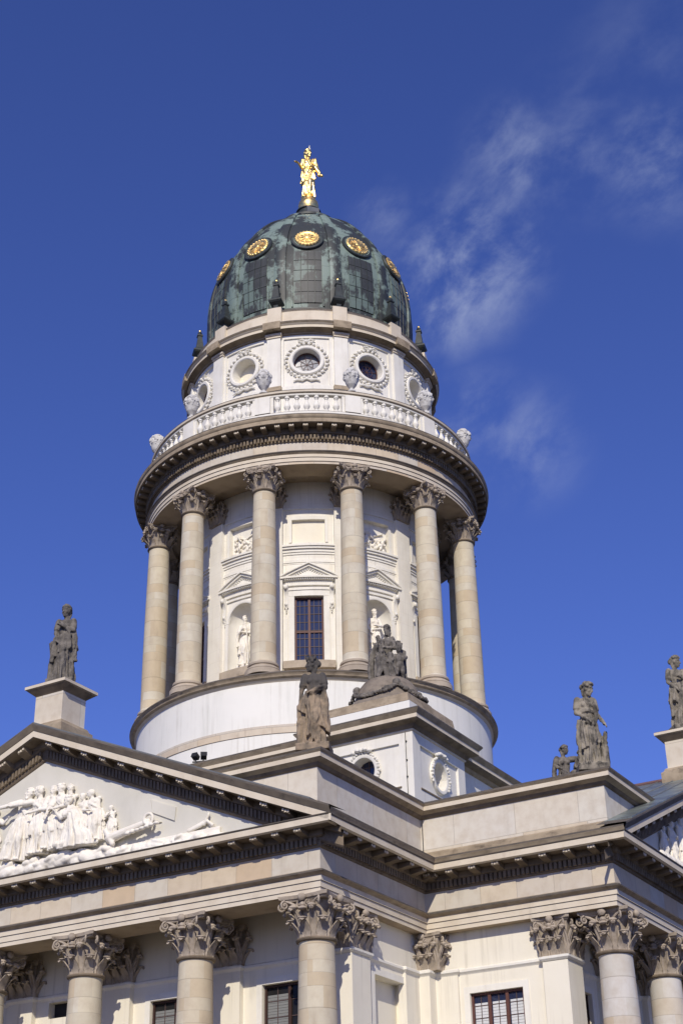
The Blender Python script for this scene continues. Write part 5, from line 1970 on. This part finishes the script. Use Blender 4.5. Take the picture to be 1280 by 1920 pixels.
# ---- woman on the right pediment tip, cut by the picture edge
f = newfig()
slab(f)
skirt(f, 0.02, 15, 1.0, (0.05, -0.05))
torso(f, 0.02, 1.0, 0, False, 0.95, 8)
overmantle(f, 17, -0.4, 1.05, 0.55, 0.02, 1.05)
arm(f, (-0.19, 0, 1.42), (-0.25, -0.02, 1.15), (-0.13, -0.18, 0.97), side=1)
arm(f, (0.19, 0, 1.42), (0.25, -0.08, 1.17), (0.05, -0.20, 1.22), side=-1)
roll(f, [(-0.17, -0.08, 0.98), (0.0, -0.2, 1.02), (0.2, -0.12, 1.12)], 0.055, 11)
roll(f, [(-0.2, -0.1, 0.95), (-0.24, -0.06, 0.6), (-0.22, -0.05, 0.3)], 0.05, 12)
head(f, (0.02, -0.03, 1.665), 52, 4, 'bun', 1.16)
m = to_statue(f, 'stone_statue', 1.96, 'ochrestatue')
thing('stone_statue', 'grey stone woman on the right pediment tip at the edge of the picture', 'statue', (19.75, -0.05, 25.72), radians(40), None, m)


# ---- seated groups on garlanded bell plinths
def seated(f, T0=None, yaw=0, reach=False):
    g_ = MB().mat('statue')
    cloth(g_, [(0.0, 0, 0.08, 0.36, 0.34, 0.05), (0.25, 0, 0.05, 0.33, 0.32, 0.04), (0.45, 0, 0.02, 0.28, 0.27, 0.03), (0.58, 0, 0.06, 0.20, 0.17, 0.01)], 60, 21, 9, 15)
    for sx in (-1, 1):       # thighs and shins under cloth
        g_.capsule((sx * 0.10, 0.02, 0.50), (sx * 0.15, -0.36, 0.52), 0.11, 0.095)
        g_.capsule((sx * 0.15, -0.36, 0.52), (sx * 0.15, -0.33, 0.06), 0.09, 0.06)
        g_.capsule((sx * 0.15, -0.36, 0.03), (sx * 0.16, -0.5, 0.02), 0.045, 0.035)
        roll(g_, [(sx * 0.22, -0.28, 0.52), (sx * 0.25, -0.32, 0.28), (sx * 0.26, -0.30, 0.03)], 0.05, 22 + sx)
    roll(g_, [(-0.05, -0.36, 0.48), (0.0, -0.38, 0.25), (0.02, -0.36, 0.02)], 0.05, 25)
    t_ = MB().mat('statue')
    torso(t_, 0, 1.0, -0.03, False, 0.95, 9)
    g_.merge(t_, TR(0, 0.05, -0.42))
    head(g_, (0.04, -0.02, 1.245), yaw, 8, 'bun')
    if reach:
        arm(g_, (-0.18, 0.03, 1.0), (-0.28, -0.05, 0.78), (-0.16, -0.26, 0.66), side=1)
        arm(g_, (0.18, 0.03, 1.0), (0.42, -0.06, 1.03), (0.28, -0.18, 0.80), side=-1)
    else:
        arm(g_, (-0.18, 0.03, 1.0), (-0.30, -0.02, 0.76), (-0.20, -0.24, 0.58), side=1)
        arm(g_, (0.18, 0.03, 1.0), (0.26, -0.12, 0.78), (0.06, -0.26, 0.76), side=-1)
    f.merge(g_, T0)


def child(f, T0, yaw=0, up=False):
    c = MB().mat('statue')
    c.ball((0, 0, 0.40), (0.115, 0.10, 0.16), None, 12, 8)
    c.ball((0, -0.01, 0.27), (0.12, 0.11, 0.10), None, 12, 8)
    for sx in (-1, 1):
        c.capsule((sx * 0.06, 0, 0.24), (sx * 0.08, -0.08, 0.11), 0.07, 0.055)
        c.capsule((sx * 0.08, -0.08, 0.11), (sx * 0.08, 0.0, 0.0), 0.055, 0.04)
        e = (sx * 0.17, -0.05, 0.42)
        w_ = (sx * 0.15, -0.15, 0.58 if up else 0.36)
        c.capsule((sx * 0.11, 0, 0.50), e, 0.045, 0.04)
        c.capsule(e, w_, 0.04, 0.03)
        c.ball(w_, 0.035, None, 7, 5)
    head(c, (0, -0.02, 0.66), yaw, 5, 'short', 0.95)
    f.merge(c, T0)


def group_mesh(kind):
    f = newfig()
    seated(f, TR(0, 0.0, 0.0) @ RZ(radians(0)), -20 if kind == 0 else 40, kind == 1)
    if kind == 0:
        child(f, TR(-0.06, -0.30, 0.46) @ RZ(0.9) @ Matrix.Rotation(-0.35, 4, 'Y') @ Matrix.Scale(0.72, 4), 30, True)
        child(f, TR(0.40, -0.26, 0.0) @ Matrix.Scale(1.10, 4), -40, False)
        child(f, TR(0.21, -0.02, 0.80) @ Matrix.Rotation(-0.3, 4, 'Y') @ Matrix.Scale(0.55, 4), -50, False)
        roll(f, [(-0.2, -0.28, 0.55), (0.0, -0.42, 0.42), (0.2, -0.36, 0.3), (0.3, -0.38, 0.02)], 0.06, 35, 6)
        roll(f, [(0.2, -0.2, 0.6), (-0.05, -0.40, 0.35), (-0.2, -0.44, 0.02)], 0.055, 36, 6)
        f.hexa([(0.36, -0.10, 0), (0.56, -0.05, 0), (0.56, 0.08, 0), (0.36, 0.08, 0), (0.40, -0.08, 0.78), (0.54, -0.05, 0.72), (0.54, 0.04, 0.72), (0.40, 0.04, 0.78)])
        roll(f, [(-0.25, 0.0, 0.95), (-0.36, -0.05, 0.65), (-0.42, -0.10, 0.3), (-0.40, -0.12, 0.0)], 0.075, 31, 7)
    else:
        child(f, TR(0.48, -0.16, 0.05) @ Matrix.Scale(1.5, 4), -30, True)
        child(f, TR(0.30, -0.36, 0.35) @ Matrix.Scale(0.8, 4), 60, False)
        roll(f, [(-0.25, 0.0, 0.95), (-0.32, -0.05, 0.65), (-0.36, -0.08, 0.3), (-0.36, -0.08, 0.0)], 0.07, 33, 7)
    for i in range(12):
        t = 2 * pi * i / 12
        f.ball((0.42 * cos(t), 0.05 + 0.36 * sin(t), 0.0), (0.14, 0.13, 0.09), None, 8, 5)
    return to_statue(f, 'statue_group', 2.02, 'statue', 0.014, 0.018, 0.95)


bell = MB()
bell.lathe([(2.02, -0.05), (2.05, 0.08), (1.98, 0.22), (1.72, 0.42), (1.50, 0.68), (1.40, 1.0), (1.28, 1.28), (1.10, 1.52), (0.98, 1.62), (0.6, 1.66)], 48, mats=['trim'] * 9)
bell.ms = ['bell']
bell.mi = [0] * len(bell.f)
bell_me = bell.mesh('bell_plinth', True)
gar = MB().mat('statue')
for s in range(4):
    a0 = s * pi / 2
    pts = []
    for i in range(13):
        t = i / 12
        a = a0 + t * pi / 2
        zz_ = 1.12 - 0.55 * sin(pi * t)
        rr = 1.42 + 0.30 * sin(pi * t)
        pts.append((rr * sin(a), -rr * cos(a), zz_))
    garland(gar, pts, 0.105, s)
    garland(gar, [(p_[0] * 1.03, p_[1] * 1.03, p_[2] - 0.06) for p_ in pts], 0.09, s + 9)
    gar.ball((1.40 * sin(a0), -1.40 * cos(a0), 1.15), 0.2, None, 8, 6)
gar_me = gar.mesh('garland', True)
for (x_, y_), kind, lb, r_ in (((9.70, -9.55), 0, 'dark stone seated woman with cherubs on the bell plinth before the drum', 20),
                               ((9.86, 9.86), 1, 'dark stone seated group with one raised arm, half hidden behind the right parapet', 42)):
    bo = link('bell_plinth', bell_me, church, (x_, y_, 25.33), radians(45))
    link('garland', gar_me, bo, (0, 0, 0), 0)
    thing('statue_group', lb, 'statue', (x_, y_, 26.99), radians(r_), None, group_mesh(kind)).scale = (0.9, 0.9, 1.0) if kind == 0 else (1.12, 1.12, 1.04)

# ---- gilded figure on the dome
f = newfig()
skirt(f, -0.03, 22, 0.92, (0.05, -0.04), 0.8)
torso(f, -0.03, 0.96, 0, False, 0.95, 12)
overmantle(f, 24, 0.25, 1.14, 0.60, -0.03, 1.06, 0.0)
arm(f, (-0.19, 0, 1.42), (-0.235, -0.02, 1.16), (-0.36, -0.20, 1.22), 0.062, 0.05, side=1, curl=0.1, hdir=(-0.8, -0.3, 0.1))
arm(f, (0.19, 0, 1.42), (0.25, -0.08, 1.18), (0.13, -0.20, 1.10), 0.062, 0.05, side=-1)
roll(f, [(-0.14, -0.03, 1.46), (0.0, -0.14, 1.30), (0.14, -0.10, 1.10)], 0.03, 15)
roll(f, [(-0.16, -0.1, 1.0), (0.0, -0.19, 0.95), (0.17, -0.1, 1.06)], 0.045, 16)
# palm leaf on her left arm
f.hexa([(0.23, -0.14, 1.38), (0.27, -0.12, 1.50), (0.28, -0.08, 1.50), (0.24, -0.09, 1.38), (0.38, -0.17, 0.80), (0.46, -0.14, 0.84), (0.46, -0.10, 0.84), (0.38, -0.11, 0.80)])
f.capsule((0.38, -0.13, 0.82), (0.50, -0.12, 0.80), 0.06, 0.045)
f.capsule((0.22, -0.10, 1.15), (0.42, -0.12, 0.87), 0.06, 0.06)
head(f, (0.0, -0.02, 1.67), 42, -2, 'helmet', 1.22)
f.capsule((0.0, 0.03, 0.02), (0.0, 0.03, 0.03), 0.26, 0.22)
m = to_statue(f, 'gilded_statue', 2.28, 'gold', 0.014, 0.006)
for v_ in m.vertices:
    v_.co.x *= 0.90
    v_.co.y *= 0.90
gs = thing('gilded_statue', 'gilded statue of a robed woman with outstretched arm on top of the dome', 'statue', (0, 0, 64.60), radians(33))
body = link('figure', m, gs, (0, 0, 1.10))
gb = MB().mat('gold')
gb.lathe([(0.60, 0.0), (0.64, 0.10), (0.60, 0.20), (0.63, 0.30), (0.66, 0.50), (0.60, 0.78), (0.45, 0.98), (0.25, 1.10), (0.0, 1.14)], 28, cap=False)
gb.tube([((0.655) * cos(t * 0.5) * (1 - t * 0.012), (0.655) * sin(t * 0.5) * (1 - t * 0.012), 0.30 + t * 0.040) for t in range(18)], 0.055, 7)
part('globe_base', gb, gs, True)
# bird perched on her head
f = newfig()
f.ball((0, 0, 0.17), (0.085, 0.17, 0.10), Matrix.Rotation(0.5, 4, 'X'), 12, 8)
f.capsule((0, -0.10, 0.24), (0, -0.14, 0.34), 0.06, 0.045)
f.ball((0, -0.155, 0.37), (0.05, 0.06, 0.05), None, 10, 7)
f.capsule((0, -0.20, 0.365), (0, -0.25, 0.355), 0.018, 0.008)
f.capsule((0, 0.12, 0.12), (0, 0.30, 0.04), 0.06, 0.03)
for sx in (-1, 1):
    f.capsule((sx * 0.075, -0.03, 0.20), (sx * 0.05, 0.22, 0.09), 0.05, 0.02)
    f.capsule((sx * 0.03, 0.0, 0.10), (sx * 0.03, -0.01, 0.0), 0.014, 0.012)
m = remesh(f, 'bird', 0.012, 1, 'white')
thing('bird', 'small white bird perched on the head of the gilded statue', 'bird', (0.03, 0.03, 69.72), radians(60), None, m)

# ---- statues in the drum niches
f = newfig()
slab(f, 0.26, 0.22, 0.08)
skirt(f, 0, 31, 0.88, (0.05, -0.05))
torso(f, 0, 1.0, 0, False, 0.95, 14)
overmantle(f, 33, 0.3, 1.0, 0.45, 0, 1.0, 0.0)
arm(f, (-0.19, 0, 1.42), (-0.26, -0.06, 1.16), (-0.05, -0.19, 1.24), side=1)
arm(f, (0.19, 0, 1.42), (0.25, -0.06, 1.16), (0.05, -0.20, 1.16), side=-1)
roll(f, [(-0.2, -0.06, 1.25), (-0.3, -0.05, 1.0), (-0.29, -0.05, 0.72)], 0.06, 17)
f.tube([(0.16, -0.24, 1.42), (0.22, -0.24, 0.7), (0.26, -0.24, 0.02)], 0.022, 7)
head(f, (0.0, -0.03, 1.665), 8, 8, 'beard')
m = to_statue(f, 'niche_statue', 1.56, 'relief', 0.014)
thing('niche_statue', 'white robed statue with a staff in the left niche of the drum', 'statue', az(-0.6, 6.42, 31.10), radians(6), None, m)
f = newfig()
slab(f, 0.26, 0.22, 0.08)
skirt(f, 0, 35, 0.9, (0.05, -0.05))
torso(f, 0, 1.05, 0, True, 0.95, 18)
overmantle(f, 37, -0.3, 1.0, 0.5, 0, 1.03, 0.0)
arm(f, (-0.19, 0, 1.42), (-0.28, 0.0, 1.18), (-0.2, -0.14, 0.98), sleeve=False, side=1)
arm(f, (0.19, 0, 1.42), (0.27, -0.07, 1.2), (0.02, -0.2, 1.16), sleeve=False, side=-1)
roll(f, [(-0.2, -0.1, 1.02), (0.0, -0.2, 1.03), (0.2, -0.1, 1.1)], 0.05, 19)
head(f, (0.0, -0.03, 1.665), 30, 6, 'beard')
m = to_statue(f, 'niche_statue', 1.56, 'relief', 0.014)
thing('niche_statue', 'white bare-chested statue in the right niche, partly hidden behind the dark cherub group', 'statue', az(60.4, 6.42, 31.30), radians(48), None, m)

# ---- stucco reliefs over the niches
for bay in (0, 60):
    f = newfig()
    rnd = random.Random(40 + bay)
    child(f, TR(-0.36, 0, 0.12) @ RZ(-0.5) @ Matrix.Scale(1.15, 4), 40, True)
    child(f, TR(0.30, 0, 0.02) @ Matrix.Rotation(0.6, 4, 'Y') @ Matrix.Scale(1.1, 4), -30, False)
    for i in range(16):
        f.ball((rnd.uniform(-.75, .75), 0.05, rnd.uniform(0.0, 0.55)), (rnd.uniform(.09, .16), 0.10, rnd.uniform(.07, .13)), Matrix.Rotation(rnd.uniform(-.5, .5), 4, 'Y'), 8, 6)
    roll(f, [(-0.7, 0, 0.75), (-0.45, 0, 0.9), (-0.1, 0, 0.75), (0.1, 0, 0.5)], 0.06, bay)
    f.tube([(-0.7, 0.02, 0.2), (0.0, 0, 0.72), (0.62, 0.02, 1.0)], 0.05, 7)
    m = remesh(f, 'putto_relief', 0.024, 1, 'relief')
    link('putto_relief', m, drumw, az(bay, RW - 0.16, 37.5), radians(bay))


# ---- pediment relief: figures against the tympanum
def relief_fig(x_, z_, H, yaw, hair, arms, seed, bend=0.0, lean=0.0, wide=1.0, mantle=True):
    f = newfig()
    skirt(f, 0.0, seed, 1.0 * wide, (0.06, -0.06), 1.25)
    t_ = newfig()
    torso(t_, 0, wide, 0, False, 0.95, seed + 1)
    for a in arms:
        arm(t_, *a)
    roll(t_, [(-0.16, -0.02, 1.45), (0.0, -0.15, 1.25), (0.17, -0.10, 1.02)], 0.04, seed)
    head(t_, (0.0, -0.04, 1.665), yaw, 6, hair)
    f.merge(t_, TR(0, 0, 0.95) @ Matrix.Rotation(radians(bend), 4, 'Y') @ TR(0, 0, -0.95))
    if mantle:
        overmantle(f, seed + 4, 0.4 if seed % 2 else -0.4, 1.03, 0.55, 0, 1.05, 0.03)
    sc = MB()
    sc.merge(f, Matrix.Rotation(radians(lean), 4, 'Y') @ Matrix.Diagonal((H / 1.8 * 1.30, H / 1.8 * 0.95, H / 1.8 * 1.06, 1)))
    sc.ms = ['relief']
    sc.mi = [0] * len(sc.f)
    m = drape(remesh(sc, 'relief_figure', 0.024, 0, 'relief'), H / 1.8, seed % 13, 0.023, 1.25)
    return link('relief_figure', m, pediments[0], (x_ + 0.26, -DF - 0.14, z_ - 0.05), radians(8))


A = lambda s, e, w_, sd=1: (s, e, w_, 0.062, 0.05, True, sd)
relief_fig(-1.38, 18.22, 2.80, -50, 'beard', [A((-0.19, 0, 1.42), (-0.48, -0.10, 1.28), (-0.80, -0.16, 1.14)), A((0.19, 0, 1.42), (0.30, -0.1, 1.22), (0.42, -0.16, 1.34), -1)], 51, 4, 9, 1.2)
relief_fig(-0.22, 18.28, 2.66, -80, 'short', [A((-0.19, -0.04, 1.42), (-0.40, -0.18, 1.38), (-0.62, -0.15, 1.40)), A((0.19, 0, 1.42), (0.20, -0.14, 1.16), (-0.10, -0.22, 1.10), -1)], 53, -4, 0, 1.0)
relief_fig(0.42, 18.4, 2.42, -20, 'beard', [A((-0.19, 0, 1.42), (-0.24, -0.1, 1.16), (0.0, -0.22, 1.12))], 55, 0, 0, 0.85)
relief_fig(0.95, 18.30, 2.56, -60, 'beard', [A((-0.19, 0, 1.42), (-0.30, -0.15, 1.12), (-0.32, -0.24, 0.98)), A((0.19, 0, 1.42), (0.18, -0.16, 1.14), (-0.12, -0.24, 1.10), -1)], 57, -6, 0, 1.0)
relief_fig(1.25, 18.5, 2.25, 20, 'beard', [], 59, 0, 0, 0.8)
relief_fig(2.55, 18.38, 2.0, -70, 'veil', [A((-0.19, 0, 1.42), (-0.28, -0.15, 1.15), (-0.1, -0.25, 1.05))], 61, -14, 0, 1.15)
relief_fig(2.05, 18.55, 1.75, -50, 'short', [], 63, -8, 0, 1.0)
relief_fig(3.36, 18.30, 1.30, -70, 'short', [A((-0.19, 0, 1.42), (-0.24, -0.15, 1.2), (-0.06, -0.25, 1.3))], 65, -4, 0, 0.9)
relief_fig(-2.75, 18.35, 2.1, 40, 'bun', [A((0.19, 0, 1.42), (0.35, -0.1, 1.3), (0.5, -0.16, 1.45), -1)], 67, 8, 0, 1.1)
relief_fig(-3.6, 18.35, 1.9, 60, 'veil', [], 69, 12, 0, 1.2)
relief_fig(-4.6, 18.3, 1.6, 60, 'short', [], 71, 14, 0, 1.1)
# kneeling figure seen from behind
f = newfig()
cloth(f, [(0.0, 0.05, 0, 0.46, 0.26, 0.05), (0.22, 0.05, 0, 0.42, 0.25, 0.05), (0.5, -0.02, 0, 0.28, 0.22, 0.03), (0.75, -0.08, 0, 0.22, 0.18, 0.02), (0.95, -0.16, 0, 0.18, 0.15, 0.01), (1.05, -0.2, 0, 0.09, 0.08, 0.0)], 64, 73, 9, 15)
head(f, (-0.25, -0.05, 1.18), -70, 10, 'short')
arm(f, (-0.14, -0.1, 0.92), (-0.36, -0.16, 0.74), (-0.48, -0.2, 0.88))
f.capsule((-0.25, -0.08, 0.1), (-0.48, -0.1, 0.12), 0.12, 0.09)
f.capsule((0.2, -0.08, 0.08), (0.55, -0.06, 0.06), 0.10, 0.06)
sc = MB()
sc.merge(f, Matrix.Diagonal((1.75, 1.5, 1.62, 1)))
sc.ms, sc.mi = ['relief'], [0] * len(sc.f)
link('relief_figure', drape(remesh(sc, 'kneeling_figure', 0.024, 0, 'relief'), 1.45, 4, 0.022, 1.0, 0.8), pediments[0], (2.05, -DF - 0.26, 18.20), 0.1)
# rock strip along the floor of the pediment
f = newfig()
rnd = random.Random(5)
for i in range(170):
    x_ = -9.0 + 17.6 * i / 169 + rnd.uniform(-.15, .15)
    top = 18.14 - 0.035 * abs(x_) + rnd.uniform(-.12, .08) + (0.08 if -3 < x_ < 4 else 0)
    hh = rnd.uniform(.10, .26)
    f.ball((0, 0, 0), (rnd.uniform(.16, .5), rnd.uniform(.16, .26), hh), TR(x_, -0.14 + rnd.uniform(-.10, .05), top - hh - rnd.uniform(0, .25)) @ Matrix.Rotation(rnd.uniform(-.5, .5), 4, 'Y'), 9, 6)
f.box(-9.0, 8.6, -0.14, 0.0, 17.5, 17.98)
m = remesh(f, 'rock_strip', 0.035, 1, 'relief')
link('rock_strip', m, pediments[0], (0, -DF, 0))
# anchor lying on the rocks
f = newfig()
f.capsule((3.65, 0, 18.30), (5.45, -0.03, 18.66), 0.20, 0.10)
f.tube([(5.5 + 0.2 * cos(t), -0.1, 18.72 + 0.2 * sin(t)) for t in [2 * pi * i / 16 for i in range(17)]], 0.065, 8)
f.capsule((3.45, -0.05, 18.62), (3.85, -0.1, 18.05), 0.11, 0.11)
for i in range(7):
    f.ball((4.6 + 0.22 * i, -0.16, 18.30 + 0.03 * i), (0.14, 0.1, 0.075), None, 8, 5)
link('relief_anchor', remesh(f, 'relief_anchor', 0.026, 1, 'relief'), pediments[0], (0, -DF - 0.22, 0))
# hand and cloth at the right end
f = newfig()
roll(f, [(7.2, 0, 18.02), (7.7, -0.02, 18.15), (8.0, 0, 18.28), (8.3, 0, 18.05)], 0.09, 77)
f.capsule((7.9, -0.02, 18.15), (8.1, -0.05, 18.42), 0.07, 0.05)
hand(f, (8.1, -0.05, 18.42), (0.3, 0, 1), 0.06)
link('relief_fragment', remesh(f, 'relief_fragment', 0.026, 1, 'relief'), pediments[0], (0, -DF - 0.1, 0))
# low relief of stacked blocks in the ground
f = MB().mat('tympanum')
for k, (a, b_, c_, d_) in enumerate((((4.75, 19.30), (5.35, 19.55), (5.45, 19.05), (4.80, 18.85)), ((5.38, 19.54), (6.55, 19.05), (6.5, 18.55), (5.47, 19.03)), ((4.6, 18.95), (5.3, 18.92), (5.9, 18.6), (4.7, 18.62)))):
    vs = [(p_[0], -DF - 0.045 - 0.012 * k, p_[1]) for p_ in (d_, c_, b_, a)]
    f.hexa(vs + [(p_[0], -DF + 0.02, p_[2]) for p_ in vs])
part('relief_blocks', f, pediments[0])
# right pediment: a few figures seen at its near end
for x_, z_, H, sd in ((-7.3, 17.9, 1.3, 83), (-6.3, 18.0, 1.6, 85), (-5.2, 18.1, 1.9, 87)):
    o = relief_fig(0, 0, H, 30, 'bun' if sd % 4 == 1 else 'beard', [A((0.19, 0, 1.42), (0.3, -0.14, 1.15), (0.1, -0.25, 1.1), -1)], sd, 5, 4, 1.15)
    o.parent = pediments[1]
    p = RZ(pi / 2) @ Vector((x_, -DF - 0.15, z_))
    o.location = p
    o.rotation_euler = (0, 0, pi / 2)
f = newfig()
for i in range(40):
    x_ = -8.2 + 6 * i / 39
    f.ball((x_, -0.2 + rnd.uniform(-.05, .05), 17.72), (0.3, 0.3, 0.35 + 0.04 * (i / 6)), None, 8, 5)
link('rock_strip', remesh(f, 'rock_strip', 0.035, 1, 'relief'), pediments[1], RZ(pi / 2) @ Vector((0, -DF, 0)), pi / 2)

# ---- twin floodlight on the attic cornice
fl = thing('floodlight', 'pair of black floodlights on the cornice at the foot of the white drum base', 'floodlight', (1.45, -12.1, 24.22), radians(20))
fl.scale = (0.78, 0.78, 0.78)
m = MB().mat('black')
m.box(-0.42, 0.42, -0.04, 0.04, 0.0, 0.06)
for sx in (-1, 1):
    m.box(sx * 0.22 - 0.03, sx * 0.22 + 0.03, -0.03, 0.03, 0.06, 0.22)
part('bracket', m, fl)
for sx in (-1, 1):
    h_ = MB().mat('black')
    T0 = TR(sx * 0.24, 0, 0.34) @ RZ(sx * 0.3) @ Matrix.Rotation(-0.45, 4, 'X')
    h_.box(-0.17, 0.17, -0.17, 0.17, -0.13, 0.13, T0)
    h_.hexa([(-0.19, -0.19, -0.15), (0.19, -0.19, -0.15), (0.16, -0.17, -0.12), (-0.16, -0.17, -0.12), (-0.19, -0.19, 0.16), (0.19, -0.19, 0.16), (0.16, -0.17, 0.13), (-0.16, -0.17, 0.13)], T0)
    part('lamp_head', h_, fl)
